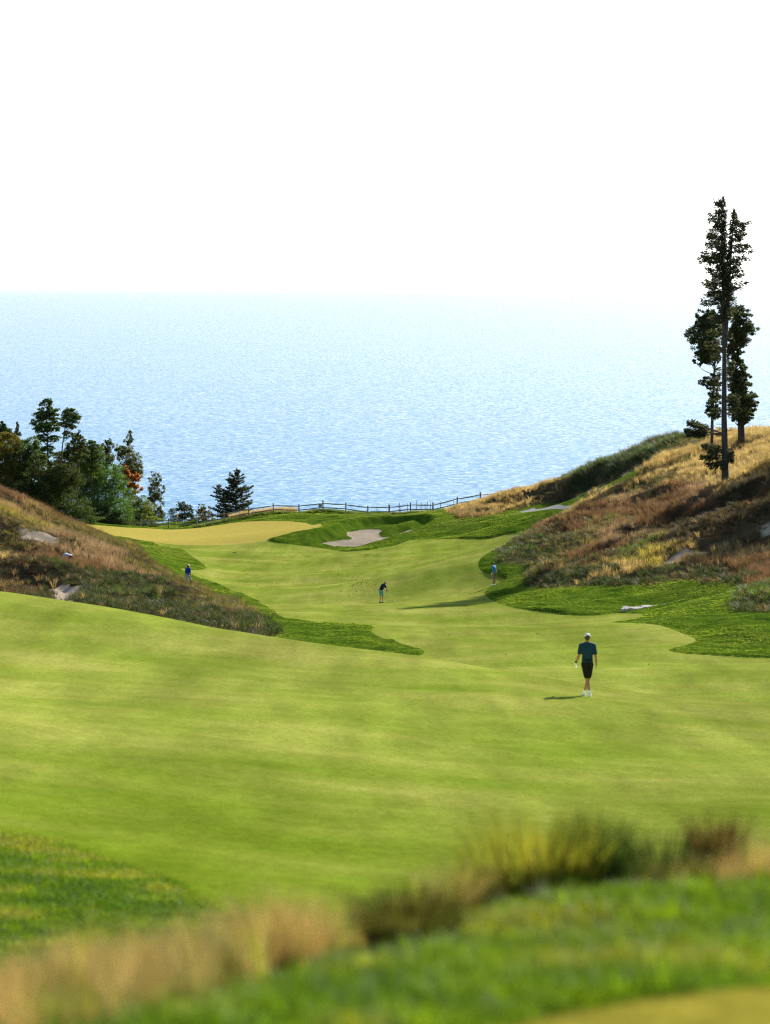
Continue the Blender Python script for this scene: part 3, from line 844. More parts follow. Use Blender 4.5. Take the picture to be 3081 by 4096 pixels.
def near_grass():
    # mown bank and the low patch of rough below it
    X, Y = jitter_grid(-9, 6, 5.0, 31, 230)
    k = in_view(X, Y, 2.5); X, Y = X[k], Y[k]
    m = masks(X, Y)
    k = np.maximum(m['fair'], m['tee']) < 0.0
    k &= ~((Y > 12.5) & (Y < 22) & (X > -1.0))
    X, Y = X[k], Y[k]
    P = np.stack([X, Y, land_z(X, Y) - 0.01], 1)
    f = np.clip(0.5 + (fbm(X, Y, 0.7, 4, 81) - 0.5) * 1.8, 0, 1)[:, None]; g = fbm(X, Y, 0.25, 3, 82)[:, None]
    a = np.array((0.055, 0.120, 0.006)); b = np.array((0.125, 0.205, 0.010)); d = np.array((0.20, 0.21, 0.035))
    t = a + (b - a) * np.clip((0.6 * f + 0.4 * g - 0.25) * 2.2, 0, 1)
    t = t + (d - t) * np.clip((f - 0.62) * 4, 0, 0.7)
    t = t * (0.8 + 0.4 * rng.uniform(size=(len(X), 1)))
    scatter('bank_grass', P, (0.7 + 0.7 * rng.uniform(size=len(X))) * (0.6 + 0.8 * g[:, 0]), t, LAWN)
    # band of tall seeding grass along the foot of the bank
    n = 7000
    u = rng.uniform(-900, 4000, n)
    y_lo = np.interp(u, [-250, 450, 750, 1110, 1540, 2000, 2600, 3250], [6.1, 6.7, 7.2, 8.0, 8.8, 10.1, 10.6, 10.9])
    y_hi = np.interp(u, [-250, 300, 700, 1110, 1540, 2000, 2600, 3250], [8.6, 9.3, 9.8, 10.2, 10.4, 11.3, 11.8, 12.4])
    Y = y_lo + (y_hi - y_lo) * rng.uniform(0, 1, n); X = (u - CX) / F * Y
    cover = np.interp(u, [-250, 900, 1300, 1500, 1700, 2250, 2400, 2800, 3250], [1, 1, 0.85, 0.45, 0.75, 0.9, 0.45, 0.55, 0.75])
    cl = fbm(X, Y, 0.5, 3, 91)
    k = (rng.uniform(0, 1, n) < cover * np.clip(0.1 + 3.0 * (cl - 0.34), 0.06, 1)) & (poly_sd(X, Y, TEE) < -0.1)
    X, Y, u, cl = X[k], Y[k], u[k], cl[k]
    P = np.stack([X, Y, land_z(X, Y) - 0.01], 1)
    hgt = np.interp(u, [-250, 600, 1100, 1350, 1500, 1900, 2050, 2250, 2450, 2800, 3250], [0.42, 0.46, 0.52, 0.50, 0.40, 0.60, 0.76, 0.66, 0.42, 0.48, 0.52])
    pal = np.array([(0.255, 0.180, 0.085), (0.31, 0.225, 0.125), (0.19, 0.130, 0.060), (0.17, 0.19, 0.028), (0.07, 0.085, 0.018)])
    pr = np.stack([np.interp(u, [0, 1300, 1700, 2200, 3100], v) for v in ([.34, .3, .2, .2, .25], [.26, .25, .1, .1, .2], [.22, .2, .1, .1, .2], [.12, .15, .35, .35, .25], [.06, .10, .25, .25, .1])], 1)
    ci = (rng.uniform(size=(len(u), 1)) > np.cumsum(pr / pr.sum(1, keepdims=True), 1)).sum(1).clip(0, 4)
    t = pal[ci] * (0.75 + 0.5 * rng.uniform(size=(len(u), 1)))
    patchy = fbm(X, Y, 0.7, 3, 95)[:, None]
    t = t * np.clip(0.35 + 1.5 * patchy, 0.4, 1.3) + np.array((-.02, .012, 0)) * (patchy < 0.42)
    hv = hgt * (0.35 + 0.45 * rng.uniform(size=len(u)) + 0.7 * np.clip(fbm(X, Y, 0.8, 3, 96) - 0.25, 0, 1)) + 0.15 * (rng.uniform(size=len(u)) < 0.04)
    scatter('tall_grass', P, hv, np.clip(t, 0.004, 1), TALL, tilt=0.16)


near_grass()


# bigger tussocks that stand apart from the rest
def tussock(name, px, py, Y, h, r, n, tint, label, cat='grass tuft', group=None, width=0.008, lean=0.5, seed=0, sink=0.03, head=0.0, z=None):
    x = (px - CX) / F * Y
    me = tuft_mesh(name, n, h, 0, width, lean, 900 + seed, head=head, levels=3, base_r=r)
    key = tuple(tint)
    if key not in tussock.mats: tussock.mats[key] = leafy('tussock_blade', 0.35, base=tint, var=0.4, spec=0.0, rough=0.9)
    o = link_mesh(name, me, tussock.mats[key])
    o.location = (x, Y, float(land_z(np.array([x]), np.array([float(Y)]))[0]) - sink)
    tag(o, label, cat, group)
    return o


tussock.mats = {}
GT = 'loose grass clumps along the foot of the bank'
tussock('grass_tussock', 1630, 3640, 8.9, 0.27, 0.13, 700, (0.062, 0.066, 0.018), 'low dark grass clump left of the tall yellow-green blades, at the top of the bank', group=GT, seed=1, lean=0.7)
tussock('grass_tussock', 2070, 3560, 10.3, 0.54, 0.20, 230, (0.17, 0.195, 0.028), 'tall yellow-green clump of upright blades, the highest in the blurred band', group=GT, seed=2, lean=0.35, width=0.012)
tussock('grass_tussock', 2220, 3560, 10.4, 0.46, 0.16, 300, (0.22, 0.22, 0.03), 'yellowing clump of blades between the tallest clump and the dark pointed one', group=GT, seed=3, lean=0.4, width=0.011)
tussock('grass_tussock', 2385, 3560, 10.4, 0.46, 0.11, 420, (0.030, 0.055, 0.014), 'dark pointed green clump beside the yellow-green blades', group=GT, seed=4, lean=0.28)
tussock('grass_tussock', 2650, 3560, 11.2, 0.42, 0.16, 620, (0.036, 0.052, 0.016), 'dark blurred clump with a reddish haze of stems above it', group=GT, seed=5, lean=0.5)
tussock('grass_tussock', 2860, 3540, 11.4, 0.50, 0.10, 420, (0.060, 0.045, 0.018), 'narrow brown clump standing upright near the edge of the picture', group=GT, seed=6, lean=0.2)
tussock('grass_tussock', 1120, 3720, 9.4, 0.36, 0.10, 220, (0.085, 0.06, 0.02), 'brown clump with thin pale stalks, in the middle of the tan grass', group=GT, seed=7, lean=0.4)
tussock('grass_tussock', 3050, 3590, 11.2, 0.22, 0.09, 260, (0.036, 0.045, 0.018), 'small dark clump at the very end of the blurred band', group=GT, seed=8, lean=0.6)
tussock('grass_tussock', 700, 2392, 189, 0.75, 0.45, 420, (0.19, 0.11, 0.055), 'rounded russet tussock on the dark lower slope of the dune, above the near hill', 'grass tuft', seed=11, width=0.02, head=0.05)
tussock('grass_tussock', 298, 2352, 180.5, 0.45, 0.30, 320, (0.05, 0.055, 0.022), 'dark tussock at the head of the bare sand, with pale stalks beside it', 'grass tuft', seed=12, width=0.02)
tussock('grass_tussock', 516, 2155, 243, 1.1, 0.15, 80, (0.30, 0.20, 0.10), 'thin upright tan tuft on the skyline of the dune against the putting green', 'grass tuft', seed=13, width=0.018, lean=0.25, head=0.05)
# ------------------------------------------------------------------ trees
def tube(V, Fq, pts, radii, sides=6):
    """Append a tapering tube through pts."""
    pts = [np.asarray(p, float) for p in pts]
    k0 = len(V)
    for i, p in enumerate(pts):
        d = pts[min(i + 1, len(pts) - 1)] - pts[max(i - 1, 0)]
        d = d / (np.linalg.norm(d) + 1e-9)
        a = np.cross(d, [0.31, 0.9, 0.12]); a /= np.linalg.norm(a) + 1e-9
        b = np.cross(d, a)
        for s in range(sides):
            t = 2 * math.pi * s / sides
            V.append(tuple(p + radii[i] * (math.cos(t) * a + math.sin(t) * b)))
    for i in range(len(pts) - 1):
        for s in range(sides):
            q = k0 + i * sides
            Fq.append((q + s, q + (s + 1) % sides, q + sides + (s + 1) % sides, q + sides + s))
    e = k0 + (len(pts) - 1) * sides
    V.append(tuple(pts[-1])); c = len(V) - 1
    for s in range(sides): Fq.append((e + s, e + (s + 1) % sides, c, c))


def tube_mesh(name, V, Fq):
    bmv = np.array(V); tri = np.array([f[:3] for f in Fq if f[2] == f[3]]); quad = np.array([f for f in Fq if f[2] != f[3]])
    return np_mesh(name, bmv, [quad, tri])


def leaf_quads(name, P, size, aspect=0.5, up=0.0, dirs=None, r=rng):
    """Rhombic leaves at points P; dirs gives the long axis when there is one."""
    n = len(P)
    u = r.normal(size=(n, 3)) if dirs is None else dirs + r.normal(size=(n, 3)) * 0.45
    u[:, 2] += up
    u /= np.linalg.norm(u, axis=1, keepdims=True) + 1e-9
    w = r.normal(size=(n, 3)); v = np.cross(u, w); v /= np.linalg.norm(v, axis=1, keepdims=True) + 1e-9
    s = (size * (0.6 + 0.8 * r.uniform(size=n)))[:, None]
    nn = np.cross(u, v)
    V = np.stack([P - u * s * 0.5, P + v * s * aspect * 0.5 + nn * s * 0.06, P + u * s * 0.5, P - v * s * aspect * 0.5 + nn * s * 0.06], 1).reshape(-1, 3)
    return np_mesh(name, V, np.arange(4 * n).reshape(-1, 4), smooth=False)


BARK = {}
def bark(col):
    if col not in BARK: BARK[col] = simple('bark', col, 0.9, 0.1, 0.35, 6.0, 0.5)
    return BARK[col]


LEAFMAT = {}
def leafmat(col, trans=0.4):
    if (col, trans) not in LEAFMAT: LEAFMAT[(col, trans)] = leafy('leaf', trans, base=col, var=0.45, spec=0.06, rough=0.6)
    return LEAFMAT[(col, trans)]


def ell_m(e, Y, base):
    """Crown lobe given in photo pixels (cx, cy, rx, ry) -> metres relative to the tree's base."""
    k = Y / F
    return np.array([(e[0] - CX) * k - base[0], 0.0, -(e[1] - H) * k - base[2]]), e[2] * k, e[3] * k


def broadleaf(label, px, Y, lobes, leaf, col, n_leaf, trunk_r=0.16, size=0.24, aspect=0.55, clumps=9, clump_r=0.38, trunk_px=None, barkc=(0.06, 0.05, 0.04), trans=0.4, group=None, name='broadleaf_tree', cat='tree', seed=0, depth=0.9, grow=1.3, dense=1.0):
    r = np.random.default_rng(500 + seed)
    x = (px - CX) / F * Y
    z = float(land_z(np.array([x]), np.array([float(Y)]))[0])
    base = np.array([x, Y, z - 0.15])
    root = empty(name, base); tag(root, label, cat, group)
    L = [ell_m((e[0], e[1], e[2] * grow, e[3] * grow), Y, base) for e in lobes]
    top = max(L, key=lambda q: q[0][2])[0]
    if trunk_px: tp = [np.array([(a - CX) / F * Y - base[0], 0.05 * i, -(b - H) / F * Y - base[2]]) for i, (a, b) in enumerate(trunk_px)]
    else: tp = [np.array([top[0] * t + r.normal(0, 0.12), r.normal(0, 0.2), top[2] * t]) for t in (0.3, 0.6, 0.85, 1.0)]
    tp = [np.zeros(3)] + tp
    V, Q = [], []
    tube(V, Q, tp, [trunk_r * (1 - 0.8 * i / (len(tp) - 1)) for i in range(len(tp))], 7)
    link_mesh('trunk', tube_mesh('trunk', V, Q), bark(barkc), root)
    zs = np.array([p[2] for p in tp])
    V, Q, P = [], [], []
    vol = np.array([q[1] * q[2] for q in L]); wts = vol / vol.sum()
    for (c, rx, rz), w in zip(L, wts):
        nl = max(40, int(n_leaf * w * dense))
        nc = max(8, int(2.4 * clumps * (0.6 + 1.2 * w * len(L))))
        cc = r.normal(size=(nc, 3)); cc /= np.linalg.norm(cc, axis=1, keepdims=True)
        cc *= (r.uniform(0.15, 1.0, (nc, 1)) ** 0.5) * 0.95
        cc = c + cc * np.array([rx, rx * depth, rz])
        for q in cc[:: max(1, nc // 7)]:
            s = np.clip(q[2] - 0.55 * abs(q[0]) - 0.4 * rz, 0.15 * zs[-1], zs[-1] * 0.97)
            a = np.array([np.interp(s, zs, [p[0] for p in tp]), np.interp(s, zs, [p[1] for p in tp]), s])
            m = a * 0.45 + q * 0.55 + np.array([0, 0, -0.08 * np.linalg.norm(q - a)])
            tube(V, Q, [a, m, q], [trunk_r * 0.28, trunk_r * 0.16, 0.012], 4)
        pick = r.integers(0, nc, nl)
        off = r.normal(size=(nl, 3)); off /= np.linalg.norm(off, axis=1, keepdims=True)
        rad = 0.70 * clump_r * np.array([rx, rx, rz * 0.8]) * (r.uniform(0.15, 1.0, (nl, 1)) ** 0.6) * r.uniform(0.55, 1.25, nc)[pick][:, None]
        P.append(cc[pick] + off * rad + np.array([0, 0, 0]))
    P = np.concatenate(P); P[:, 2] = np.maximum(P[:, 2], 0.12 + 0.1 * r.uniform(size=len(P)))
    if V: tag(link_mesh('branchwork', tube_mesh('branchwork', V, Q), bark(barkc), root), kind='stuff')
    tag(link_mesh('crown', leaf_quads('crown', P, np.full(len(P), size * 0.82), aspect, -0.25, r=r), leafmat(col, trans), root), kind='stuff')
    return root


TR = 'trees massed behind the dune and the putting green'
DKG, MDG, BRG, OLV, YLG = (0.034, 0.060, 0.018), (0.050, 0.090, 0.022), (0.052, 0.112, 0.024), (0.105, 0.095, 0.022), (0.105, 0.14, 0.024)
broadleaf('dark conifer-shaped tree at the very edge of the wood, its rounded top highest there', 6, 300, [(11, 1705, 20, 20), (15, 1740, 36, 26), (5, 1790, 40, 30)], 0, DKG, 9072, seed=1, group=TR, clumps=10)
broadleaf('thin dark spire rising from the wood beside the rounded edge tree', 68, 306, [(70, 1712, 7, 18), (67, 1745, 16, 20), (62, 1785, 26, 25)], 0, DKG, 6237, seed=2, group=TR, size=0.2)
broadleaf('olive-brown leafy tree on the edge of the wood beneath the dark spire', 24, 296, [(20, 1792, 46, 46), (28, 1850, 46, 40), (10, 1910, 50, 40)], 0, OLV, 15875, grow=1.5, seed=3, group=TR, clumps=13)
broadleaf('broad dark green tree at the foot of the tall slender ash', 105, 298, [(107, 1795, 44, 36), (86, 1850, 62, 52), (135, 1890, 66, 50), (64, 1930, 60, 42)], 0, MDG, 26931, grow=1.5, seed=4, group=TR, clumps=14)
broadleaf('tall slender tree with a high feathery crown, the tallest of the wood', 197, 325, [(188, 1618, 26, 22), (186, 1650, 44, 24), (182, 1685, 50, 26), (170, 1716, 40, 16), (210, 1708, 34, 18), (190, 1755, 42, 18), (185, 1805, 36, 22)], 0, (0.034, 0.066, 0.016), 14741, 0.17, 0.26, 0.45, 9, 0.40,
          [(194, 1900), (190, 1780), (186, 1690), (187, 1620)], grow=1.2, seed=5, group=TR)
broadleaf('second tall slender tree, crown leaning away from the highest one', 242, 330, [(279, 1650, 30, 18), (284, 1672, 38, 20), (303, 1668, 16, 14), (262, 1698, 26, 15), (290, 1705, 18, 12), (272, 1738, 20, 13)], 0, (0.038, 0.070, 0.018), 6519, 0.13, 0.25, 0.45, 7, 0.42,
          [(243, 1900), (250, 1780), (262, 1700), (280, 1655)], grow=1.2, seed=6, group=TR)
broadleaf('airy grey-green tree between the two slender trees and the dense green one', 306, 338, [(312, 1752, 18, 24), (309, 1780, 36, 28), (298, 1815, 46, 28), (262, 1840, 44, 32)], 0, (0.048, 0.066, 0.022), 11907, seed=7, group=TR, clumps=10, clump_r=0.34)
broadleaf('dense rounded mid-green tree in the middle of the wood against the lake', 362, 345, [(365, 1785, 24, 22), (365, 1812, 44, 32), (345, 1850, 50, 36)], 0, MDG, 13041, seed=8, group=TR, clumps=12)
broadleaf('thin feathery tree showing lake through its leaves, left of the birch', 420, 352, [(432, 1765, 14, 12), (428, 1785, 26, 16), (410, 1808, 30, 20), (425, 1840, 26, 25)], 0, (0.045, 0.062, 0.02), 5385, seed=9, group=TR, clump_r=0.36, size=0.2)
broadleaf('tall pointed birch with fine leaves behind the orange maple', 520, 358, [(521, 1733, 7, 12), (513, 1757, 15, 20), (508, 1790, 25, 24), (514, 1830, 38, 30), (540, 1862, 32, 36), (478, 1808, 17, 28), (520, 1900, 44, 36)], 0, (0.072, 0.088, 0.022), 15875, 0.12, 0.19, 0.55, 12, 0.36, seed=10, group=TR, barkc=(0.2, 0.18, 0.15))
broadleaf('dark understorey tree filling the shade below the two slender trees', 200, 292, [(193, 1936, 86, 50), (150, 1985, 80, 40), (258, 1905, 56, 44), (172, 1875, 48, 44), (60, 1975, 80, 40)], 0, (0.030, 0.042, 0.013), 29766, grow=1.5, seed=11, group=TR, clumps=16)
broadleaf('big bright green tree with drooping compound leaves, largest of the wood', 388, 349, [(395, 1882, 60, 26), (350, 1925, 82, 42), (432, 1912, 56, 46), (300, 1955, 64, 40), (386, 1995, 112, 56), (242, 1995, 52, 24), (322, 2040, 86, 40), (430, 2045, 80, 42)], 0, BRG, 42525, 0.2, 0.30, 0.35, 17, 0.33, grow=1.5, seed=12, group=TR, trans=0.45)
broadleaf('small maple turned bright orange on the edge of the wood', 525, 353, [(502, 1874, 11, 18), (511, 1904, 19, 20), (545, 1909, 15, 16), (532, 1943, 22, 15), (537, 1966, 10, 8), (566, 1955, 8, 7)], 0, (0.31, 0.115, 0.03), 6519, 0.08, 0.22, 0.7, 8, 0.42, grow=1.2, seed=13, group=TR, trans=0.5)
broadleaf('loose grey-green tree at the open end of the wood, lake glinting through it', 620, 361, [(618, 1915, 24, 26), (638, 1955, 22, 30), (610, 1968, 25, 34), (616, 2020, 34, 40), (622, 2062, 36, 30)], 0, (0.050, 0.066, 0.022), 10773, 0.10, 0.20, 0.5, 10, 0.34, seed=14, group=TR, barkc=(0.16, 0.14, 0.11))
broadleaf('yellow-green bushy tree below the orange maple, beside the putting green', 550, 356, [(537, 2012, 46, 34), (560, 2055, 56, 38), (505, 2066, 56, 34), (585, 2088, 50, 22)], 0, YLG, 17577, 0.1, 0.24, 0.45, 13, 0.34, grow=1.5, seed=15, group=TR)
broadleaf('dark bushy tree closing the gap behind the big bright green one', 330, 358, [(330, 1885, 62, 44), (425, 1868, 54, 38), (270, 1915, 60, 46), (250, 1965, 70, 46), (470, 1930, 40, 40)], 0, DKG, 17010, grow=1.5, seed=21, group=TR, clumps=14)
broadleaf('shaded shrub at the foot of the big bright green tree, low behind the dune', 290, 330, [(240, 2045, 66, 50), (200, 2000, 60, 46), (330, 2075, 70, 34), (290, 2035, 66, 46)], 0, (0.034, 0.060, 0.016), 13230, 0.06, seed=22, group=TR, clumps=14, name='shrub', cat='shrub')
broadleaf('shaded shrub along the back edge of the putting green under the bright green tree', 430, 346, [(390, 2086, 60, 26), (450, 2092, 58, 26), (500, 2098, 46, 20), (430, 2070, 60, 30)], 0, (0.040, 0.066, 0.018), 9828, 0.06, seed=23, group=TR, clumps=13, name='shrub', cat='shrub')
broadleaf('low dark bush with a pointed top just beyond the fence', 728, 370, [(728, 2025, 20, 20), (722, 2050, 42, 26), (757, 2045, 20, 22), (735, 2085, 55, 28)], 0, (0.026, 0.040, 0.016), 11907, 0.07, 0.17, 0.5, 12, 0.34, seed=16, name='bush', cat='bush')
broadleaf('small yellowing bush beyond the fence between the dark bush and the conifer', 810, 369, [(808, 2030, 14, 14), (806, 2055, 28, 22), (834, 2056, 20, 20), (812, 2085, 40, 22)], 0, (0.12, 0.105, 0.02), 6237, 0.05, 0.17, 0.6, 9, 0.36, seed=17, name='bush', cat='bush')


def conifer(label, px, Y, stems, extra, n_dead=0, col=(0.058, 0.070, 0.036), seed=0, trunk_r=0.3, spray=0.29, name='conifer_tree', group=None, barkc=(0.065, 0.062, 0.06), dens=50, sag=0.18, flat=0.12):
    """stems: (trunk pixels, branch step px, [(row, reach left, reach right)...]); extra: (row, side, reach, start of foliage, pixels of foliage up/down, leaves)."""
    r = np.random.default_rng(700 + seed)
    k = Y / F
    x = (px - CX) * k
    z = float(land_z(np.array([x]), np.array([float(Y)]))[0])
    base = np.array([x, Y, z - 0.2])
    root = empty(name, base); tag(root, label, 'tree', group)
    def loc(a, b): return np.array([(a - CX) * k - base[0], 0.0, -(b - H) * k - base[2]])
    V, Q, VB, QB = [], [], [], []
    P, D = [], []
    def branch(a, az, reach, lift, start=0.25, n=None, thick=None, up=0.10, fol=True):
        d = np.array([math.cos(az), math.sin(az), 0.0])
        pts = [a + d * reach * t + np.array([0, 0, reach * (lift * t - sag * t * t + 0.10 * t ** 4)]) for t in (0, 0.35, 0.7, 1.0)]
        th = thick or max(0.015, 0.018 * reach + 0.012)
        tube(VB, QB, pts, [th, th * 0.7, th * 0.4, 0.006], 4)
        if not fol: return
        n = n or int(dens * reach)
        t = start + (1 - start) * r.uniform(0, 1, n) ** 0.8
        q = np.stack([np.interp(t, (0, 0.35, 0.7, 1.0), [p[i] for p in pts]) for i in range(3)], 1)
        w = reach * 0.26 * (1.05 - 0.75 * t)
        s = np.cross(d, [0, 0, 1.0])
        side = r.uniform(-1, 1, n)
        q += s * (side * w)[:, None] + np.stack([r.normal(0, .05, n), r.normal(0, .05, n), r.normal(0, flat, n) - 0.10 * np.abs(side) * w], 1)
        P.append(q); D.append(d * 0.8 + s * np.sign(side)[:, None] * 0.6 + np.array([0, 0, -0.25]))
    for si, (tpx, step, prof) in enumerate(stems):
        tp = [loc(*q) for q in tpx]
        h0, h1 = tp[0][2], tp[-1][2]
        r0 = trunk_r if si == 0 else trunk_r * 0.55
        rad = [r0 * (1.18 if (i == 0 and si == 0) else 1) * (1 - 0.88 * ((p[2] - h0) / (h1 - h0)) ** 1.2) for i, p in enumerate(tp)]
        tube(V, Q, tp, rad, 9)
        zz = np.array([p[2] for p in tp])
        rowsP = [q[0] for q in prof]; lf = [q[1] for q in prof]; rt = [q[2] for q in prof]
        row = rowsP[0]
        while row < rowsP[-1]:
            zc = -(row - H) * k - base[2]
            a = np.array([np.interp(zc, zz, [p[0] for p in tp]), 0, zc])
            az = r.uniform(0, 2 * math.pi)
            c = math.cos(az)
            L_ = np.interp(row, rowsP, lf); R_ = np.interp(row, rowsP, rt)
            reach = (R_ * max(c, 0) + L_ * max(-c, 0) + 0.5 * (L_ + R_) * abs(math.sin(az)) * 0.6) * k * r.uniform(0.62, 1.15)
            if reach > 0.12: branch(a, az, reach, r.uniform(-0.05, 0.35) if row > rowsP[0] + 40 else r.uniform(0.3, 0.9), 0.15)
            row += step * r.uniform(0.5, 1.5)
    tp = [loc(*q) for q in stems[0][0]]; zz = np.array([p[2] for p in tp])
    for (row, azd, reach, start, n, lift) in extra:
        zc = -(row - H) * k - base[2]
        a = np.array([np.interp(zc, zz, [p[0] for p in tp]), 0, zc])
        branch(a, math.radians(azd), reach * k, lift, start, n)
    for _ in range(n_dead):
        zc = r.uniform(0.15, 0.5) * zz[-1]
        a = np.array([np.interp(zc, zz, [p[0] for p in tp]), 0, zc])
        branch(a, r.uniform(2.2, 4.4) if r.uniform() < 0.7 else r.uniform(-0.8, 0.8), r.uniform(0.6, 2.2), r.uniform(-0.2, 0.4), fol=False, thick=0.022)
    link_mesh('trunk', tube_mesh('trunk', V, Q), bark(barkc), root)
    tag(link_mesh('branchwork', tube_mesh('branchwork', VB, QB), bark(barkc), root), kind='stuff')
    P = np.concatenate(P); D = np.concatenate(D)
    tag(link_mesh('crown', leaf_quads('crown', P, np.full(len(P), spray), 0.34, 0, D, r=r), leafmat(col, 0.28), root), kind='stuff')
    return root


TALLT = 'tall dark trees on the dune ridge'
conifer('tall forked conifer, bare-trunked below, standing in front on the dune slope', 2902, 228,
        [([(2902, 1935), (2897, 1672), (2898, 1420), (2892, 1160), (2889, 1000), (2889, 800)], 2.1,
          [(797, 12, 8), (815, 30, 12), (850, 46, 14), (890, 52, 16), (930, 58, 14), (970, 72, 14), (1010, 66, 18), (1050, 84, 26), (1100, 86, 34), (1140, 84, 36), (1168, 112, 40), (1195, 80, 36), (1230, 90, 46), (1262, 70, 40), (1290, 50, 24)]),
         ([(2903, 1385), (2911, 1240), (2915, 1150), (2928, 980), (2936, 832)], 2.6,
          [(838, 4, 5), (868, 6, 30), (900, 8, 66), (935, 10, 58), (962, 10, 50), (985, 12, 86), (1020, 14, 76), (1060, 24, 50), (1095, 20, 46), (1125, 18, 92), (1150, 14, 60), (1175, 10, 22)])],
        [(1330, 175, 70, .3, 130, .05), (1345, 20, 40, .3, 60, .1), (1365, 190, 80, .3, 150, -.05), (1390, 165, 74, .3, 130, .1), (1405, 200, 60, .3, 100, .05), (1430, 180, 52, .3, 90, .0), (1455, 10, 44, .3, 80, .1), (1470, 350, 40, .3, 70, .0), (1520, 190, 60, .3, 110, .1), (1535, 170, 70, .3, 120, .15), (1590, 350, 62, .2, 140, .1), (1600, 20, 66, .2, 150, .05), (1635, 340, 70, .2, 160, .0), (1585, 200, 64, .3, 120, .1), (1655, 190, 66, .3, 120, .0),
         (1478, 170, 42, .3, 70, .1), (1490, 10, 34, .3, 60, .1), (1500, 215, 40, .3, 60, .1), (1545, 180, 60, .3, 90, .2), (1560, 140, 50, .3, 70, .1), (1605, 175, 56, .3, 90, .1), (1612, 5, 58, .25, 120, .15), (1622, -30, 52, .3, 90, .1), (1640, 200, 58, .3, 100, .05), (1650, 160, 50, .3, 80, .05), (1655, 20, 46, .3, 80, -.05),
         (1662, 185, 50, .3, 80, -.1), (1738, 182, 160, .45, 620, .18), (1736, 186, 150, .42, 480, .38), (1740, 178, 150, .5, 380, .08), (1737, 172, 130, .5, 320, .46), (1790, 182, 92, .2, 240, .18), (1800, 150, 84, .2, 200, .14), (1805, 215, 88, .2, 220, .10), (1815, 5, 36, .25, 120, .1), (1820, 190, 100, .2, 260, .0), (1828, 170, 80, .2, 200, -.05), (1830, 30, 44, .2, 130, .0), (1838, -20, 36, .2, 110, -.05), (1842, 200, 84, .2, 200, -.1), (1852, 185, 60, .2, 150, -.25), (1856, 250, 60, .2, 150, -.1), (1845, 100, 60, .2, 120, -.1)],
        n_dead=26, seed=1, group=TALLT, trunk_r=0.29)
broadleaf('slim tree with a dark rounded crown, thin leaning trunk, half behind the forked conifer', 2845, 268, [(2815, 1285, 34, 40), (2805, 1340, 50, 44), (2822, 1385, 46, 40), (2812, 1430, 36, 30), (2850, 1300, 40, 50), (2850, 1400, 36, 50), (2842, 1528, 36, 26), (2855, 1600, 24, 30), (2850, 1640, 26, 20)], 0, (0.046, 0.066, 0.030), 26931, 0.19, 0.24, 0.5, 13, 0.32,
          [(2850, 1660), (2858, 1500), (2862, 1400), (2860, 1290)], seed=31, group=TALLT, barkc=(0.07, 0.06, 0.055))
broadleaf('sturdy tree with a columnar bushy crown, behind the forked conifer near the ridge top', 2968, 276, [(2956, 1262, 42, 32), (2966, 1310, 54, 34), (2942, 1355, 48, 38), (2935, 1405, 36, 30), (2945, 1470, 38, 36), (2956, 1520, 44, 38), (2966, 1575, 52, 40), (2974, 1625, 50, 40), (2960, 1668, 44, 26)], 0, (0.050, 0.068, 0.026), 38271, 0.42, 0.25, 0.5, 14, 0.32,
          [(2962, 1660), (2950, 1540), (2935, 1430), (2925, 1330)], seed=32, group=TALLT, barkc=(0.06, 0.055, 0.05))
conifer('broad pointed conifer alone on the bluff just beyond the fence', 944, 369,
        [([(944, 2085), (945, 1990), (949, 1880)], 1.3, [(1879, 4, 4), (1895, 12, 14), (1912, 26, 24), (1935, 46, 34), (1950, 40, 44), (1972, 62, 58), (2000, 84, 66), (2030, 92, 68), (2055, 98, 70), (2085, 90, 60)]),
         ([(915, 2080), (900, 2000), (872, 1945)], 2.5, [(1945, 12, 8), (1965, 30, 16), (1990, 36, 20), (2010, 40, 24)])],
        [], seed=4, trunk_r=0.14, spray=0.24, dens=70, col=(0.030, 0.042, 0.018), sag=0.05, flat=0.07)
for k, (px, py, Y, s) in enumerate([(1465, 2044, 356, 0.5), (1508, 2040, 352, 0.7), (1630, 2060, 347, 0.5)]):
    x = (px - CX) / F * Y
    broadleaf(['tiny green seedling at the fence, right beside a post', 'small leafy sapling showing above the lower rail', 'tiny sapling in the grass under the rails near the stakes'][k], px, Y, [(px, py, 10 * s, 11 * s), (px + 4, py + 8, 12 * s, 9 * s)], 0, (0.05, 0.085, 0.025), 90, 0.02, 0.12, 0.5, 5, 0.5, seed=60 + k, name='sapling', cat='plant')

broadleaf('spreading oak out of view along the dune, added to shade the brown slope', 3330, 242, [(3270, 1400, 130, 90), (3380, 1380, 150, 110), (3330, 1300, 120, 80)], 0, MDG, 17010, 0.25, 0.3, 0.5, 14, 0.36, seed=41)  # unseen, like the two below: added to throw shade on the brown slope
broadleaf('lower oak out of view below the spreading one, added to shade the brown slope', 3420, 226, [(3370, 1500, 150, 90), (3480, 1450, 150, 110)], 0, MDG, 15119, 0.25, 0.3, 0.5, 14, 0.36, seed=42)

broadleaf('third oak out of view along the dune, lowest of the three added for shade', 3410, 213, [(3370, 1500, 140, 90), (3480, 1450, 150, 110), (3400, 1420, 130, 90)], 0, MDG, 9000, 0.25, 0.3, 0.5, 14, 0.36, seed=43)

# ------------------------------------------------------------------ fence, flag, signs, stakes, stone path
WOOD = simple('weathered_wood', (0.22, 0.20, 0.185), 0.85, 0.15, 0.35, 9.0, 0.4)


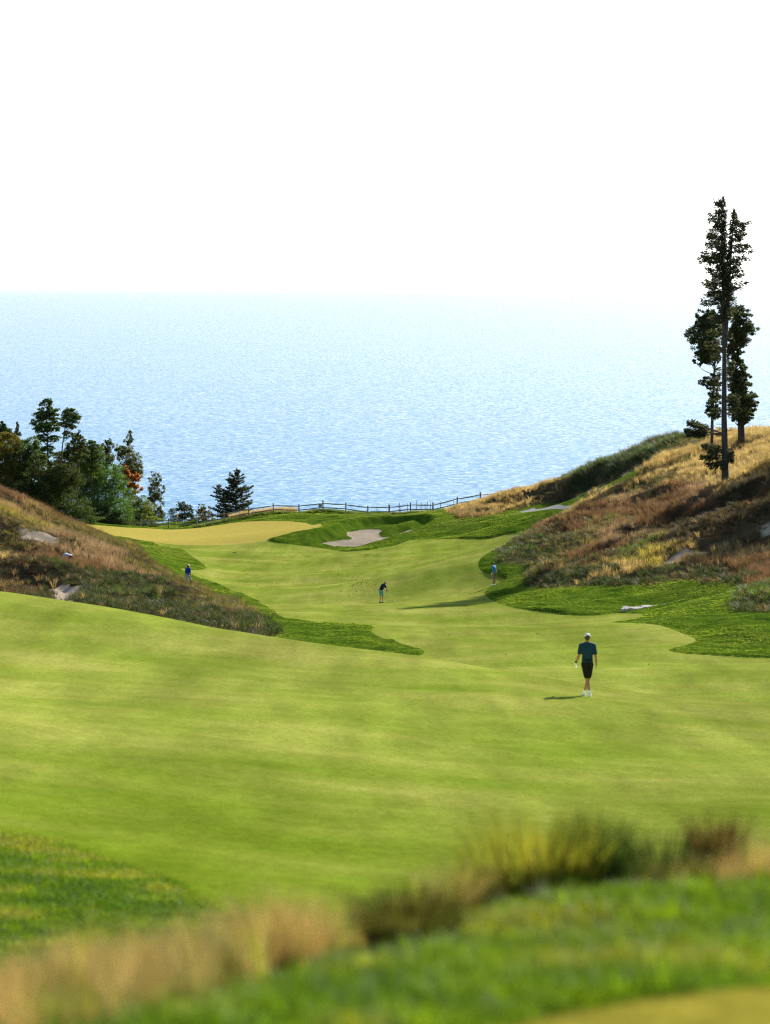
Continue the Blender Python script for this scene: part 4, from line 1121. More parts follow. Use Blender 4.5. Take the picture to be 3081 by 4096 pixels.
def box_bm(bm, c, s, rz=0.0, bev=0.0):
    g = bmesh.ops.create_cube(bm, size=1.0)
    M_ = Matrix.Translation(c) @ Matrix.Rotation(rz, 4, 'Z') @ Matrix.Diagonal((*s, 1))
    bmesh.ops.transform(bm, matrix=M_, verts=g['verts'])
    if bev:
        es = list({e for v in g['verts'] for e in v.link_edges})
        bmesh.ops.bevel(bm, geom=es, offset=bev, segments=1, affect='EDGES')
    return g


def bm_obj(name, bm, mat, parent=None, smooth_=False):
    me = bpy.data.meshes.new(name); bm.to_mesh(me); bm.free()
    for p in me.polygons: p.use_smooth = smooth_
    return link_mesh(name, me, mat, parent)


def gz(x, y): return float(land_z(np.array([float(x)]), np.array([float(y)]))[0])


def make_fence():
    r = np.random.default_rng(5)
    root = empty('split_rail_fence', (FENCE_XY[0][0], FENCE_XY[0][1], gz(*FENCE_XY[0])))
    o0 = np.array(root.location)
    tag(root, 'grey weathered split rail fence with two rails along the top of the bluff', 'fence')
    tops = []
    for i, (x, y) in enumerate(FENCE_XY):
        z = gz(x, y)
        bm = bmesh.new()
        hh = 1.38 + r.uniform(-0.05, 0.08) + (0.12 if i == 8 else 0) - (0.7 if i == 0 else 0)
        wv = 0.17 * r.uniform(0.9, 1.1)
        box_bm(bm, (0, 0, hh / 2 - 0.2), (wv, 0.16, hh + 0.4), r.uniform(-0.2, 0.2), 0.02)
        p = bm_obj('post', bm, WOOD, root); p.location = Vector((x, y, z)) - root.location
        p.rotation_euler = (r.normal(0, 0.015), r.normal(0, 0.02), 0)
        tops.append((x, y, z, hh))
    for i in range(len(tops) - 1):
        a, b = tops[i], tops[i + 1]
        for hr in (0.52, 1.08):
            ha = min(hr, a[3] - 0.12) if hr > 0.6 else min(hr, a[3] - .3); hb = hr
            A = np.array([a[0], a[1], a[2] + ha + r.uniform(-0.03, 0.03)]) - o0; B = np.array([b[0], b[1], b[2] + hb + r.uniform(-0.03, 0.03)]) - o0
            d = (B - A); d /= np.linalg.norm(d)
            off = np.array([0, -0.02 if i % 2 else 0.02, 0])
            V, Q = [], []
            mid = (A + B) / 2 + np.array([0, 0, r.uniform(-0.04, 0.01)])
            tube(V, Q, [A - d * 0.12 + off, A * .8 + B * .2 + off, mid + off, A * .2 + B * .8 + off, B + d * 0.12 + off], [0.045, 0.075, 0.085, 0.075, 0.045], 5)
            me = tube_mesh('rail', V, Q)
            for p_ in me.polygons: p_.use_smooth = False
            link_mesh('rail', me, WOOD, root)


make_fence()

# thin stakes beyond the fence
STAKE = simple('stake_wood', (0.10, 0.085, 0.07), 0.9, 0.1, 0.3, 8)
for k, (px, top, lean, lab) in enumerate([(1555, 2015, .0, 'short thin stake leaning on the fence post below the bunker bank'), (1597, 2010, .02, 'thick dark stake, first of those clear of the posts'), (1603, 2022, .06, 'short stake touching the thick dark one'), (1630, 2013, .0, 'thin stake just before the middle post of the staked stretch'),
                                          (1667, 2001, -.03, 'tallest thin stake, leaning slightly, beside the middle post'), (1685, 2009, .0, 'thin straight stake after the tallest one'), (1701, 2009, .0, 'straight stake with a darker neighbour close by'), (1708, 2006, .05, 'dark stake with a knob of rag near its top'),
                                          (1723, 2010, -.02, 'slim stake close to the fourth post of the staked stretch'), (1730, 2005, .02, 'slim stake almost hidden by a fence post'), (1762, 2006, .0, 'lone straight stake between two posts'), (1815, 2001, .03, 'last stake, just before the post at the tan grass')]):
    Y = 347 - k * 0.6
    x = (px - CX) / F * Y; z = gz(x, Y)
    h = -(top - H) / F * Y - z
    V, Q = [], []
    tube(V, Q, [(0, 0, -0.2), (lean * .5, 0, h * 0.5), (lean * h, 0, h)], [0.042, 0.038, 0.03] if k != 1 else [0.06, 0.055, 0.045], 5)
    if k == 7: tube(V, Q, [(lean * h * .8 - .02, 0, h * .72), (lean * h * .8, -.02, h * .78), (lean * h * .85 + .02, 0, h * .85)], [0.03, 0.09, 0.04], 6)
    o = link_mesh('stake', tube_mesh('stake', V, Q), STAKE); o.location = (x, Y, z)
    tag(o, lab, 'stake', 'thin stakes standing beyond the fence')


def flagstick():
    px, py = 708, 2120
    g = ground_hits([(px, py)], 280)[0]
    root = empty('flagstick', (g[0], g[1], gz(*g)))
    tag(root, 'thin flagstick with a small yellow and blue flag on the putting green', 'flag')
    V, Q = [], []
    tube(V, Q, [(0, 0, 0), (0, 0, 1.1), (0, 0, 2.13)], [0.022, 0.02, 0.016], 8)
    link_mesh('pole', tube_mesh('pole', V, Q), simple('pole_paint', (0.35, 0.36, 0.38), 0.5, 0.3, 0.1), root)
    n = 7
    for nm, z0, col, dx in (('flag', 1.93, (0.75, 0.42, 0.04), 0.15), ('streamer', 1.62, (0.05, 0.16, 0.5), 0.17)):
        V = []; Q = []
        for j in range(n):
            t = j / (n - 1)
            for i in range(2):
                V.append((0.02 + dx * t, 0.06 * math.sin(5 * t), z0 + (0.2 if i else -0.1) * (1 - 0.35 * t) - 0.22 * t * t))
        for j in range(n - 1): Q.append((2 * j, 2 * j + 2, 2 * j + 3, 2 * j + 1))
        o = link_mesh(nm, np_mesh(nm, V, np.array(Q)), simple('flag_cloth', col, 0.8, 0.1, 0.1), root)
        sm = o.modifiers.new('thickness', 'SOLIDIFY'); sm.thickness = 0.006


flagstick()


def low_sign(px, py, Y, w, h, leg, board_col, label, rz=0.0, cat='sign', tilt=0.0):
    x = (px - CX) / F * Y
    root = empty('ground_sign', (x, Y, gz(x, Y)), rz)
    tag(root, label, cat)
    bm = bmesh.new(); box_bm(bm, (0, 0, 0), (w, 0.03, h), 0, 0.006)
    b = bm_obj('board', bm, simple('sign_board', board_col, 0.6, 0.2, 0.15), root); b.location = (0, 0, leg + h / 2); b.rotation_euler = (tilt, 0, 0)
    for s in (-1, 1):
        V, Q = [], []
        tube(V, Q, [(s * w * 0.36, 0.0, -0.05), (s * w * 0.36, 0.0, leg + h * 0.5)], [0.014, 0.014], 6)
        link_mesh('leg', tube_mesh('leg', V, Q), simple('sign_leg', (0.12, 0.12, 0.12), 0.5, 0.3, 0.1), root)
    return root


for (px, py, lab) in ((939, 2227, 'low dark sign on two thin legs on the fairway in front of the putting green'), (1467, 2232, 'low dark sign on two thin legs on the fairway in front of the bunker')):
    g = ground_hits([(px, py)], 200)[0]
    low_sign(px, py, g[1], 0.44, 0.07, 0.25, (0.10, 0.10, 0.10), lab, tilt=-0.3)
g = ground_hits([(1255, 2113)], 250)[0]
low_sign(1255, 2113, g[1], 0.24, 0.13, 0.15, (0.8, 0.8, 0.8), 'small white sign on two thin legs at the corner of the putting green', rz=0.5, tilt=-0.5)

# notice board by the fence
x, Y = (1281 - CX) / F * 354.6, 354.6
nb_ = empty('notice_board', (x, Y, gz(x, Y)))
tag(nb_, 'small square grey notice board on a stake beside the tallest fence post', 'sign')
bm = bmesh.new(); box_bm(bm, (0, 0, 0.45), (0.09, 0.06, 1.1), 0, 0.01); bm_obj('stake', bm, WOOD, nb_)
bm = bmesh.new(); box_bm(bm, (0.01, -0.06, 0.86), (0.47, 0.035, 0.52), 0, 0.01); bm_obj('board', bm, simple('board_face', (0.17, 0.18, 0.20), 0.7, 0.2, 0.15), nb_)
bm = bmesh.new()
for q in range(3): box_bm(bm, (-0.06 + 0.02 * q, -0.082, 1.02 - 0.05 * q), (0.24 - 0.05 * q, 0.008, 0.02))
bm_obj('lettering', bm, simple('board_print', (0.42, 0.43, 0.45), 0.7, 0.1, 0.1), nb_)


def stone_path():
    """Pale flat stones set in the slope where the fairway runs out."""
    root = empty('stone_path', (10.3, 163, gz(10.3, 163)))
    tag(root, 'short path of pale flat stones between two tongues of rough grass', 'path')
    mat = simple('pale_stone', (0.30, 0.29, 0.28), 0.95, 0.0, 0.3, 5, 0.4)
    r = np.random.default_rng(9)
    G = STONES
    tt = np.linspace(0, 1, 13)
    cx = np.interp(tt, np.linspace(0, 1, 5), G[:, 0]); cy = np.interp(tt, np.linspace(0, 1, 5), G[:, 1])
    for i in range(len(tt)):
        wrow = 1.0 - 0.45 * tt[i]
        for j in (-1, 0, 1):
            if i > 9 and j != 0: continue
            px_, py_ = cx[i] + r.normal(0, .05) + j * 0.10, cy[i] + j * 0.85 * wrow + r.normal(0, .1)
            n = r.integers(5, 8); a0 = r.uniform(0, 6)
            rx_, ry_ = r.uniform(.20, .29), r.uniform(.30, .42)
            bm = bmesh.new()
            ring = []
            for s in range(n):
                a = a0 + 2 * math.pi * s / n + r.normal(0, .12)
                ring.append((math.cos(a) * rx_ * r.uniform(.85, 1.1), math.sin(a) * ry_ * r.uniform(.85, 1.1)))
            lo = [bm.verts.new((u, v, -0.12)) for u, v in ring]; mi = [bm.verts.new((u, v, 0.03)) for u, v in ring]; hi = [bm.verts.new((u * .9, v * .9, 0.05 + r.normal(0, .006))) for u, v in ring]
            for s in range(n):
                q = (s + 1) % n
                bm.faces.new((lo[s], lo[q], mi[q], mi[s])); bm.faces.new((mi[s], mi[q], hi[q], hi[s]))
            bm.faces.new(hi); bmesh.ops.recalc_face_normals(bm, faces=bm.faces)
            o = bm_obj('stone', bm, mat, root); o.location = Vector((px_, py_, gz(px_, py_) + 0.06)) - root.location
            o.rotation_euler = (r.normal(0, .05), r.normal(0, .05), 0)


stone_path()

# scraps of turf and dead leaves lying about the fairway
dv = []
for _ in range(260):
    px = rng.normal(1330, 260); py = rng.normal(2300, 45)
    if rng.uniform() < 0.45: px = rng.normal(1440, 40); py = rng.normal(2335, 25)
    if rng.uniform() < 0.08: px, py = rng.uniform(1500, 3050), rng.uniform(2470, 2800)
    dv.append((px, py))
G = ground_hits(dv, 20); ok = (poly_sd(G[:, 0], G[:, 1], FAIRWAY) > 0.5) & (G[:, 1] > 104); G = G[ok]
zg = land_z(G[:, 0], G[:, 1]) + 0.012
Pd = np.stack([G[:, 0], G[:, 1], zg], 1)
u = rng.normal(size=(len(Pd), 2)); sz = rng.uniform(0.02, 0.055, len(Pd))
Vd = []
for p, uu, s in zip(Pd, u, sz):
    uu = uu / np.linalg.norm(uu); a = np.array([abs(uu[0]) + .4, uu[1] * .6, 0]) * s; b = np.array([-uu[1] * .6, abs(uu[0]) + .2, 0]) * s * 0.7
    Vd += [p - a, p - b + (0, 0, .02), p + a + (0, 0, .01), p + b + (0, 0, .05)]
o = link_mesh('turf_scraps', np_mesh('turf_scraps', Vd, np.arange(len(Vd)).reshape(-1, 4), False), simple('scrap', (0.085, 0.09, 0.03), 0.9, 0.1, 0.4))
tag(o, kind='stuff')
# ------------------------------------------------------------------ people
def closed_blob(parts, voxel, iters=4):
    """Fuse overlapping tapered capsules and ellipsoids into one continuous smooth surface."""
    bm = bmesh.new()
    for p in parts:
        if p[0] == 'ball':
            _, c, rad = p
            g = bmesh.ops.create_icosphere(bm, subdivisions=3, radius=1.0)
            bmesh.ops.transform(bm, matrix=Matrix.Translation(c) @ Matrix.Diagonal((*rad, 1)), verts=g['verts'])
        else:
            _, a, b, ra, rb = p
            a, b = Vector(a), Vector(b)
            d = b - a
            L_ = max(d.length, 1e-4)
            q = d.to_track_quat('Z', 'Y').to_matrix().to_4x4()
            g = bmesh.ops.create_cone(bm, cap_ends=True, segments=14, radius1=ra, radius2=rb, depth=L_)
            bmesh.ops.transform(bm, matrix=Matrix.Translation((a + b) / 2) @ q, verts=g['verts'])
            for c, rr in ((a, ra), (b, rb)):
                g = bmesh.ops.create_icosphere(bm, subdivisions=2, radius=rr)
                bmesh.ops.transform(bm, matrix=Matrix.Translation(c), verts=g['verts'])
    me = bpy.data.meshes.new('blob'); bm.to_mesh(me); bm.free()
    o = bpy.data.objects.new('blob', me); C.objects.link(o)
    m = o.modifiers.new('fuse', 'REMESH'); m.mode = 'VOXEL'; m.voxel_size = voxel; m.use_smooth_shade = True
    s = o.modifiers.new('relax', 'SMOOTH'); s.iterations = iters; s.factor = 0.5
    dg = bpy.context.evaluated_depsgraph_get()
    out = bpy.data.meshes.new_from_object(o.evaluated_get(dg))
    bpy.data.objects.remove(o); bpy.data.meshes.remove(me)
    for p in out.polygons: p.use_smooth = True
    return out


def chain(pts, rad):
    return [('cap', pts[i], pts[i + 1], rad[i], rad[i + 1]) for i in range(len(pts) - 1)]


def lerp(a, b, t): return tuple(a[i] + (b[i] - a[i]) * t for i in range(3))


def V3(*a): return Vector(a)


def hand_parts(w, d, palm_n, grow=0.0, curl=0.5, side=1):
    """Palm, four unequal bent fingers and a thumb leaving the side of the palm near its base."""
    w = Vector(w); d = Vector(d).normalized(); n = Vector(palm_n); n = (n - d * n.dot(d)).normalized(); s = d.cross(n) * side
    P = []
    pc = w + d * 0.055
    for k in (-1.5, -.5, .5, 1.5):
        P.append(('cap', w + d * 0.012 + s * k * 0.010, w + d * 0.09 + s * k * 0.020, 0.016 + grow, 0.0135 + grow))
    for k, ln in zip((-1.5, -.5, .5, 1.5), (0.062, 0.080, 0.085, 0.074)):
        b0 = w + d * 0.092 + s * k * 0.021
        d1 = (d + n * curl * 0.6 + s * k * 0.06).normalized(); d2 = (d + n * curl * 1.6).normalized(); d3 = (d * 0.6 + n * curl * 2.2).normalized()
        b1 = b0 + d1 * ln * 0.45; b2 = b1 + d2 * ln * 0.33; b3 = b2 + d3 * ln * 0.25
        P += chain([b0, b1, b2, b3], [0.0100 + grow, 0.0095 + grow, 0.0085 + grow, 0.0070 + grow])
    t0 = w + d * 0.025 + s * 0.030
    t1 = t0 + (d * 0.6 + s * 0.75 + n * 0.3).normalized() * 0.038; t2 = t1 + (d * 0.9 + s * 0.25 + n * 0.45).normalized() * 0.034
    P += chain([w + d * 0.02 + s * 0.012, t0, t1, t2], [0.014 + grow, 0.014 + grow, 0.011 + grow, 0.009 + grow])
    return P


MATS = {}
def cloth(nm, col, rough=0.85, var=0.15):
    if (nm, col) not in MATS: MATS[(nm, col)] = simple(nm, col, rough, 0.2, var, 9.0, 0.25)
    return MATS[(nm, col)]


def person(label, loc, heading, J, skin=(0.34, 0.18, 0.12), shirt=(0.1, 0.1, 0.3), shorts=(0.1, 0.1, 0.1), shoe=(0.8, 0.8, 0.8), sock=None, cap=None, hair=(0.05, 0.035, 0.025), glove=None, watch=None, voxel=0.011, stout=1.0, trousers=False, cap_back=False, belt=None, capdir=None):
    root = empty('person', loc, heading); tag(root, label, 'person')
    J = {k: Vector(v) for k, v in J.items()}
    pel, chest, neck, head = J['pelvis'], J['chest'], J['neck'], J['head']
    up = (head - neck).normalized(); fw = J.get('face', Vector((0, 1, 0))); fw = (fw - up * fw.dot(up)).normalized(); rt = fw.cross(up)
    w = stout
    # ---- torso sections from crotch to shoulders
    def torso(g):
        P = []
        secs = [(0.0, .155, .118), (0.25, .150 * w, .112 * w), (0.5, .142 * w, .108 * w), (0.75, .160 * w, .116 * w), (1.0, .172 * w, .118)]
        for i in range(13):
            t = i / 12
            rx = np.interp(t, [s[0] for s in secs], [s[1] for s in secs]) + g
            ry = np.interp(t, [s[0] for s in secs], [s[2] for s in secs]) + g
            c = lerp(pel, chest, t)
            P.append(('ball', c, (rx, ry, 0.09 + g)))
        for s in 'lr':
            P += chain([chest, lerp(chest, J['sh_' + s], .55), J['sh_' + s]], [.10 + g, .088 + g, .062 + g])
            P += chain([neck, lerp(neck, J['sh_' + s], .6), J['sh_' + s]], [.058 + g, .052 + g, .055 + g])
        P += chain([chest, neck], [.11 + g, .064 + g])
        return P
    B = torso(0.0)
    B += chain([neck, lerp(neck, head, .6)], [.056, .056])
    # ---- head: skull, jaw, nose, ears, brow
    hd = lambda a, b, c: tuple(head + rt * a + fw * b + up * c)
    B += [('ball', hd(0, -.012, .025), (.076, .092, .098)), ('ball', hd(0, .028, -.045), (.056, .062, .062)), ('ball', hd(0, .058, -.085), (.030, .028, .024))]
    B += chain([hd(0, .088, .015), hd(0, .108, -.022)], [.010, .014]); B += chain([hd(-.035, .078, .028), hd(.035, .078, .028)], [.012, .012])
    B += [('ball', hd(s * .078, -.012, -.012), (.011, .022, .032)) for s in (-1, 1)]
    B += [('ball', hd(0, .086, -.058), (.024, .010, .009))]
    # ---- limbs
    for s, sg in (('l', -1), ('r', 1)):
        B += chain([J['sh_' + s], lerp(J['sh_' + s], J['el_' + s], .5), J['el_' + s]], [.054, .049, .040])
        B += chain([J['el_' + s], lerp(J['el_' + s], J['wr_' + s], .35), J['wr_' + s]], [.040, .041, .027])
        d = J['wr_' + s] - J['el_' + s]
        hdn = J.get('hand_' + s, d)
        B += hand_parts(J['wr_' + s], hdn, J.get('palm_' + s, Vector((-sg, 0.25, 0))), 0.0, J.get('curl', Vector((.5, 0, 0)))[0], 1)
        B += chain([lerp(pel, J['hip_' + s], .5), J['hip_' + s], lerp(J['hip_' + s], J['kn_' + s], .55), J['kn_' + s]], [.09, .088, .068, .054])
        B += chain([J['kn_' + s], lerp(J['kn_' + s], J['an_' + s], .32), lerp(J['kn_' + s], J['an_' + s], .7), J['an_' + s]], [.052, .056, .041, .036])
        t = J['toe_' + s]; a = J['an_' + s]
        fd = (t - a); heel = a - Vector((fd.x, fd.y, 0)).normalized() * .035 + Vector((0, 0, -.055))
        B += chain([a, heel], [.036, .032]) + chain([a, lerp(a, t, .6), t], [.036, .034, .026])
    link_mesh('body', closed_blob(B, voxel), cloth('skin', skin, 0.55, 0.08), root)
    # ---- shirt with sleeves, collar
    S = [p for p in torso(.014)]
    for s in 'lr':
        e = lerp(J['sh_' + s], J['el_' + s], .72)
        S += chain([J['sh_' + s], e], [.071, .066])
    # cut the low part so the shirt ends at the waistband
    S = [p for p in S if not (p[0] == 'ball' and (Vector(p[1]) - pel).length < .02)]
    link_mesh('shirt', closed_blob(S, voxel), cloth('shirt_cloth', shirt), root)
    ring = []
    V, Q = [], []
    c0 = lerp(neck, head, .18)
    n = 14
    ax = up
    for zz, rr in ((-.035, .074), (.012, .066), (.012, .060), (-.035, .066)):
        for i in range(n):
            a = 2 * math.pi * i / n
            V.append(tuple(Vector(c0) + rt * rr * math.cos(a) + fw * rr * 1.05 * math.sin(a) + up * zz))
    for k in range(4):
        for i in range(n):
            Q.append((k * n + i, k * n + (i + 1) % n, ((k + 1) % 4) * n + (i + 1) % n, ((k + 1) % 4) * n + i))
    link_mesh('collar', np_mesh('collar', V, np.array(Q)), cloth('shirt_cloth', shirt), root)
    # ---- shorts or trousers
    T = []
    for i in range(5):
        c = lerp(pel, chest, -.06 + .075 * i)
        T.append(('ball', c, (.162, .130 * max(1, w * .95), .075)))
    for s in 'lr':
        f = .97 if trousers else .82
        k = lerp(J['hip_' + s], J['kn_' + s], f)
        T += chain([lerp(pel, J['hip_' + s], .6), J['hip_' + s], lerp(J['hip_' + s], k, .5), k], [.094, .101, .094, .082])
        if trousers: T += chain([k, lerp(k, J['an_' + s], .9)], [.08, .062])
    link_mesh('trousers' if trousers else 'shorts', closed_blob(T, voxel), cloth('shorts_cloth', shorts), root)
    # ---- shoes and socks
    for s in 'lr':
        t = J['toe_' + s]; a = J['an_' + s]
        fd = Vector((t.x - a.x, t.y - a.y, t.z - (a.z - .06))); fn = fd.normalized()
        heel = a - fn * .045 + Vector((0, 0, -.062)); mid = a + fn * .07 + Vector((0, 0, -.050)); toe = t + Vector((0, 0, -.002))
        P = chain([heel, mid, toe], [.040, .047, .040]) + chain([a + Vector((0, 0, -.02)), mid], [.047, .046]) + chain([a + Vector((0, 0, -.02)), heel], [.046, .042])
        link_mesh('shoe', closed_blob(P, max(.008, voxel * .8)), cloth('shoe_leather', shoe, 0.5, 0.05), root)
        P = chain([heel + Vector((0, 0, -.036)), mid + Vector((0, 0, -.044)), toe + Vector((0, 0, -.033))], [.026, .027, .024])
        sk = link_mesh('sole', closed_blob(P, max(.008, voxel * .8), 2), cloth('sole_rubber', (.75, .76, .78) if sum(shoe) > .6 else (.05, .05, .05), 0.6, 0.05), root)
        if sock:
            d = (J['kn_' + s] - a).normalized()
            link_mesh('sock', closed_blob(chain([a, a + d * .07], [.045, .044]), .009, 2), cloth('sock_cloth', sock), root)
    # ---- hair, cap, eyes
    link_mesh('hair', closed_blob([('ball', hd(0, -.026, .022), (.080, .088, .092)), ('ball', hd(0, -.050, -.030), (.066, .050, .052))], .010), cloth('hair', hair, 0.7), root)
    for sg in (-1, 1):
        link_mesh('eye', closed_blob([('ball', hd(sg * .030, .083, .006), (.012, .010, .008))], .004, 1), cloth('eye', (.03, .025, .02), 0.3), root)
    if cap:
        cf = Vector(capdir) if capdir else fw
        cf = (cf - up * cf.dot(up)).normalized(); cr = cf.cross(up)
        ch = lambda a, b, c: tuple(head + cr * a + cf * b + up * c)
        dome = closed_blob([('ball', ch(0, -.008, .050), (.088, .102, .078))], .010)
        # keep the dome above the hat band
        bm = bmesh.new(); bm.from_mesh(dome)
        bmesh.ops.bisect_plane(bm, geom=bm.verts[:] + bm.edges[:] + bm.faces[:], plane_co=Vector(ch(0, 0, .030)), plane_no=up, clear_inner=True)
        bmesh.ops.solidify(bm, geom=bm.faces[:], thickness=0.006)
        bm.to_mesh(dome); bm.free()
        cp = link_mesh('cap', dome, cloth('cap_cloth', cap), root)
        V, Q = [], []
        m = 9
        for z_ in (0, -.007):
            for i in range(m):
                a = math.pi * (0.12 + 0.76 * i / (m - 1))
                V.append(ch(.086 * math.cos(a), .092 * math.sin(a), .036 + z_))
                V.append(ch(.084 * math.cos(a), .098 * math.sin(a) + .075 * math.sin(a) ** .7, .022 + z_ - .012 * abs(math.cos(a))))
        for i in range(m - 1):
            Q.append((2 * i, 2 * i + 1, 2 * i + 3, 2 * i + 2)); b0 = 2 * m
            Q.append((b0 + 2 * i, b0 + 2 * i + 2, b0 + 2 * i + 3, b0 + 2 * i + 1)); Q.append((2 * i + 1, b0 + 2 * i + 1, b0 + 2 * i + 3, 2 * i + 3))
        link_mesh('brim', np_mesh('brim', V, np.array(Q)), cloth('cap_cloth', cap), cp)
        if cap_back:
            V, Q = [], []
            for i in range(9):
                a = math.pi * i / 8
                for rr in (.0, 1.0):
                    x_ = .036 * math.cos(a) * rr; z_ = .034 + .040 * math.sin(a) * rr
                    V.append(ch(x_, -.103 + .35 * max(0, z_ - .03) + 0.9 * x_ * x_, z_))
            for i in range(8): Q.append((2 * i, 2 * i + 1, 2 * i + 3, 2 * i + 2))
            link_mesh('cap_opening', np_mesh('cap_opening', V, np.array(Q)), cloth('hair', hair, 0.7), cp)
    if glove:
        s, col = glove
        link_mesh('glove', closed_blob(hand_parts(J['wr_' + s], J.get('hand_' + s, J['wr_' + s] - J['el_' + s]), J.get('palm_' + s, Vector((1 if s == 'l' else -1, .25, 0))), .004, J.get('curl', Vector((.5, 0, 0)))[0], 1), max(.007, voxel * .7)), cloth('glove_leather', col, 0.6, 0.05), root)
    if watch:
        s = watch; d = (J['wr_' + s] - J['el_' + s]).normalized(); wp = J['wr_' + s] - d * .03
        link_mesh('watch', closed_blob(chain([wp - d * .012, wp + d * .012], [.036, .036]), .007, 2), cloth('watch_strap', (.02, .02, .022), 0.5), root)
    if belt:
        pass
    return root


def stand(**kw):
    J = dict(pelvis=(0, 0, .98), chest=(0, 0, 1.34), neck=(0, -.01, 1.50), head=(0, .02, 1.67), sh_l=(-.185, 0, 1.44), sh_r=(.185, 0, 1.44), el_l=(-.23, -.02, 1.14), el_r=(.23, -.02, 1.14), wr_l=(-.25, .06, .90), wr_r=(.25, .06, .90),
             hip_l=(-.09, 0, .93), hip_r=(.09, 0, .93), kn_l=(-.10, .02, .50), kn_r=(.10, .02, .50), an_l=(-.11, 0, .095), an_r=(.11, 0, .095), toe_l=(-.13, .17, .04), toe_r=(.13, .17, .04))
    J.update(kw)
    return J


def spot(px, py, y0=20):
    g = ground_hits([(px, py)], y0)[0]
    return (float(g[0]), float(g[1]), gz(*g))


# nearest golfer, walking away
p = spot(2350, 2792)
person('golfer in teal polo, black shorts and pale cap walking away down the near fairway', p, 0.0,
       stand(pelvis=(.0, 0, .99), sh_l=(-.180, 0, 1.47), sh_r=(.180, 0, 1.47), chest=(0, .01, 1.37), neck=(0, .0, 1.53), head=(.0, .03, 1.70),
             el_l=(-.245, -.04, 1.20), wr_l=(-.330, .05, .975), el_r=(.235, -.05, 1.18), wr_r=(.262, .02, .93), hand_l=(-.02, .05, -.12), hand_r=(-.01, .03, -.12), palm_l=(1, .4, 0), palm_r=(-1, .4, 0), curl=(.75, 0, 0),
             hip_l=(-.085, -.02, .94), hip_r=(.085, .02, .94), kn_l=(-.01, -.01, .52), an_l=(.055, -.16, .125), toe_l=(.075, -.0, .035), kn_r=(.045, .18, .49), an_r=(-.065, .30, .07), toe_r=(-.10, .47, .01)),
       shirt=(.007, .034, .078), shorts=(.008, .008, .011), shoe=(.72, .76, .82), sock=(.8, .82, .85), cap=(.62, .70, .80), glove=('l', (.75, .78, .82)), watch='l', voxel=.010, cap_back=True, skin=(.32, .17, .11))

# golfer bent over his ball in the middle of the valley
p = spot(1526, 2408, 120)
hz = -math.radians(52)
navy = person('golfer in navy polo and light blue shorts bending over a club, ball at his feet', p, hz,
              stand(pelvis=(0, -.06, .94), chest=(0, .16, 1.24), neck=(0, .27, 1.37), head=(0, .39, 1.46), face=(0, .75, -.65), sh_l=(-.175, .20, 1.31), sh_r=(.175, .20, 1.31),
                    el_l=(-.15, .34, 1.06), el_r=(.17, .32, 1.05), wr_l=(-.03, .50, .84), wr_r=(.05, .48, .80), hand_l=(.03, .06, -.10), hand_r=(-.02, .06, -.10), palm_l=(1, .1, .1), palm_r=(-1, .1, .1), curl=(1.0, 0, 0),
                    hip_l=(-.10, -.04, .90), hip_r=(.10, -.04, .90), kn_l=(-.13, .03, .50), kn_r=(.13, .03, .50), an_l=(-.13, -.02, .095), an_r=(.13, -.02, .095), toe_l=(-.16, .15, .04), toe_r=(.16, .15, .04)),
              shirt=(.008, .014, .040), shorts=(.07, .22, .33), shoe=(.012, .012, .014), hair=(.20, .19, .18), voxel=.013, stout=1.14, skin=(.36, .20, .14))


def local(root, v):
    return Matrix.Translation(root.location) @ Matrix.Rotation(root.rotation_euler[2], 4, 'Z') @ Vector(v)


# his club: a thing he holds
g0 = local(navy, (.01, .53, .90)); tip = Vector((p[0] + .88, p[1] - .05, 0)); tip.z = gz(tip.x, tip.y) + .05
club = empty('golf_club', g0)
tag(club, 'slim steel golf club held by the golfer in the navy polo', 'golf club')
d = tip - g0
V, Q = [], []; tube(V, Q, [d * .22, d * .6, d], [.010, .009, .008], 8); link_mesh('shaft', tube_mesh('shaft', V, Q), simple('steel', (.55, .56, .58), 0.3, 0.5, .05, Metallic=0.9), club)
V, Q = [], []; tube(V, Q, [d * -.06, d * .1, d * .24], [.017, .016, .013], 8); link_mesh('grip', tube_mesh('grip', V, Q), cloth('grip_rubber', (.02, .02, .02)), club)
hb = closed_blob([('cap', d + Vector((-.01, 0, 0)), d + Vector((.10, .01, -.02)), .022, .028), ('ball', d + Vector((.06, .01, -.005)), (.055, .018, .034))], .008)
link_mesh('club_head', hb, simple('club_metal', (.6, .6, .62), 0.25, 0.5, .05, Metallic=0.9), club)
bx, by = p[0] + .34, p[1] - .12
bl = link_mesh('golf_ball', closed_blob([('ball', (0, 0, 0), (.024, .024, .024))], .006, 1), simple('ball_white', (.85, .85, .85), .4, .4, .02)); bl.location = (bx, by, gz(bx, by) + .026)
tag(bl, 'white golf ball on the fairway at the feet of the bending golfer', 'golf ball')

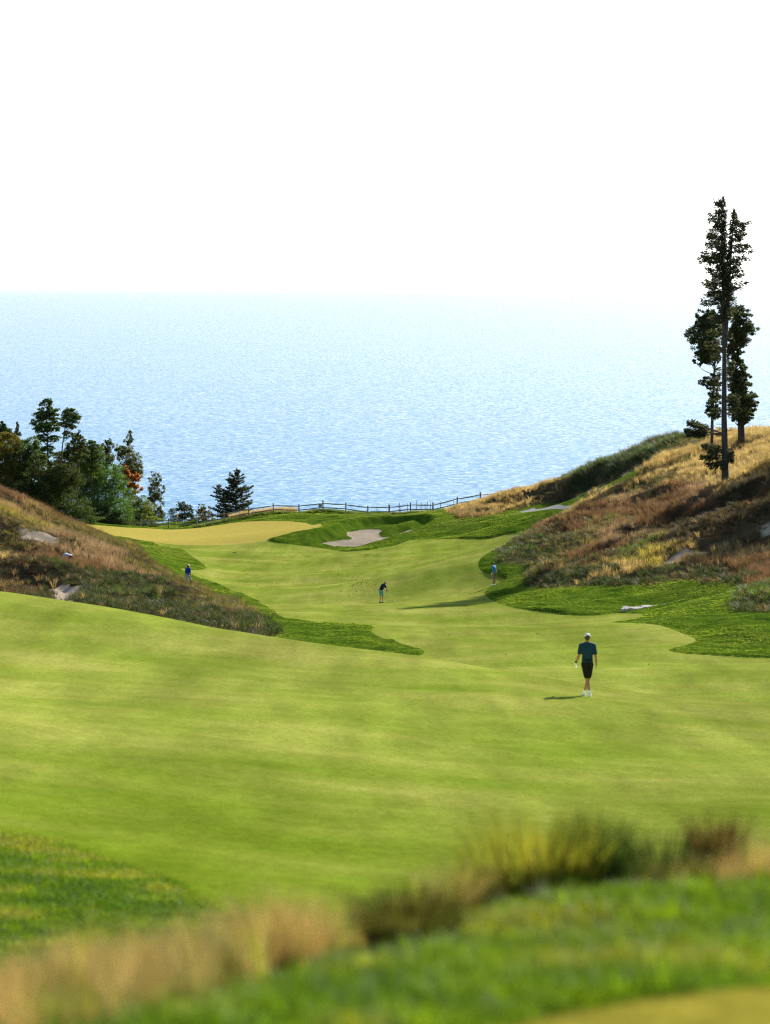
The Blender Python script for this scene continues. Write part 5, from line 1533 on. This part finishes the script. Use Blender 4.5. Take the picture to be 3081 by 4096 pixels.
# golfer at the edge of the rough tongue, looking down
p = spot(1978, 2342, 120)
person('golfer in bright blue polo, dark cap and khaki shorts looking down at the fairway', p, math.radians(62),
       stand(pelvis=(0, -.02, .97), chest=(0, .03, 1.31), neck=(0, .08, 1.46), head=(0, .15, 1.60), face=(0, .85, -.45), sh_l=(-.18, .03, 1.42), sh_r=(.18, .03, 1.42),
             el_l=(-.21, .02, 1.14), wr_l=(-.12, .16, .93), el_r=(.20, .03, 1.14), wr_r=(.06, .20, .92), hand_l=(.03, .05, -.12), hand_r=(-.03, .04, -.12), palm_l=(.6, -.6, 0), palm_r=(-.6, -.6, 0)),
       shirt=(.020, .175, .50), shorts=(.19, .15, .11), shoe=(.78, .80, .82), sock=(.02, .02, .02), cap=(.012, .012, .016), glove=('l', (.78, .8, .82)), watch='l', voxel=.013, stout=1.16, skin=(.30, .14, .10))

# golfer stepping up into the dune edge
p = spot(752, 2352, 120)
person('golfer in royal blue polo, white cap and pale shorts stepping through the dune edge', p, -math.radians(35),
       stand(chest=(0, .0, 1.34), head=(.02, .03, 1.67), face=(.35, 1, -.25), sh_l=(-.18, .02, 1.45), sh_r=(.18, .02, 1.45), el_l=(-.24, -.02, 1.15), wr_l=(-.20, .03, .88), el_r=(.22, .02, 1.15), wr_r=(.17, .22, .90), hand_l=(.03, .04, -.12), palm_l=(1, .2, 0),
             kn_l=(-.09, .0, .50), an_l=(-.08, -.14, .10), toe_l=(-.09, .02, .02), kn_r=(.12, .22, .56), an_r=(.15, .24, .16), toe_r=(.20, .42, .09)),
       shirt=(.006, .045, .33), shorts=(.42, .44, .45), shoe=(.78, .80, .82), cap=(.75, .77, .80), glove=('l', (.78, .8, .82)), voxel=.013, skin=(.22, .10, .065))

# golfer doubled over, searching in the tall grass
p = spot(268, 2258, 120)
person('golfer in pale blue-white top doubled over, searching the tall dune grass', p, math.radians(78),
       stand(pelvis=(0, -.32, .86), chest=(0, .10, .98), neck=(0, .24, .92), head=(0, .36, .84), face=(0, .35, -1), sh_l=(-.18, .14, .94), sh_r=(.18, .14, .94), el_l=(-.20, .24, .68), el_r=(.20, .24, .68), wr_l=(-.10, .36, .45), wr_r=(.10, .36, .45), hand_l=(.1, .3, -1), hand_r=(-.1, .3, -1),
             hip_l=(-.10, -.30, .82), hip_r=(.10, -.30, .82), kn_l=(-.13, .02, .50), kn_r=(.13, .02, .50), an_l=(-.13, -.20, .10), an_r=(.13, -.20, .10), toe_l=(-.14, -.02, .04), toe_r=(.14, -.02, .04)),
       shirt=(.50, .58, .70), shorts=(.012, .016, .035), shoe=(.6, .6, .62), cap=(.30, .34, .42), voxel=.013, stout=1.1, trousers=True)

bpy.context.view_layer.update()
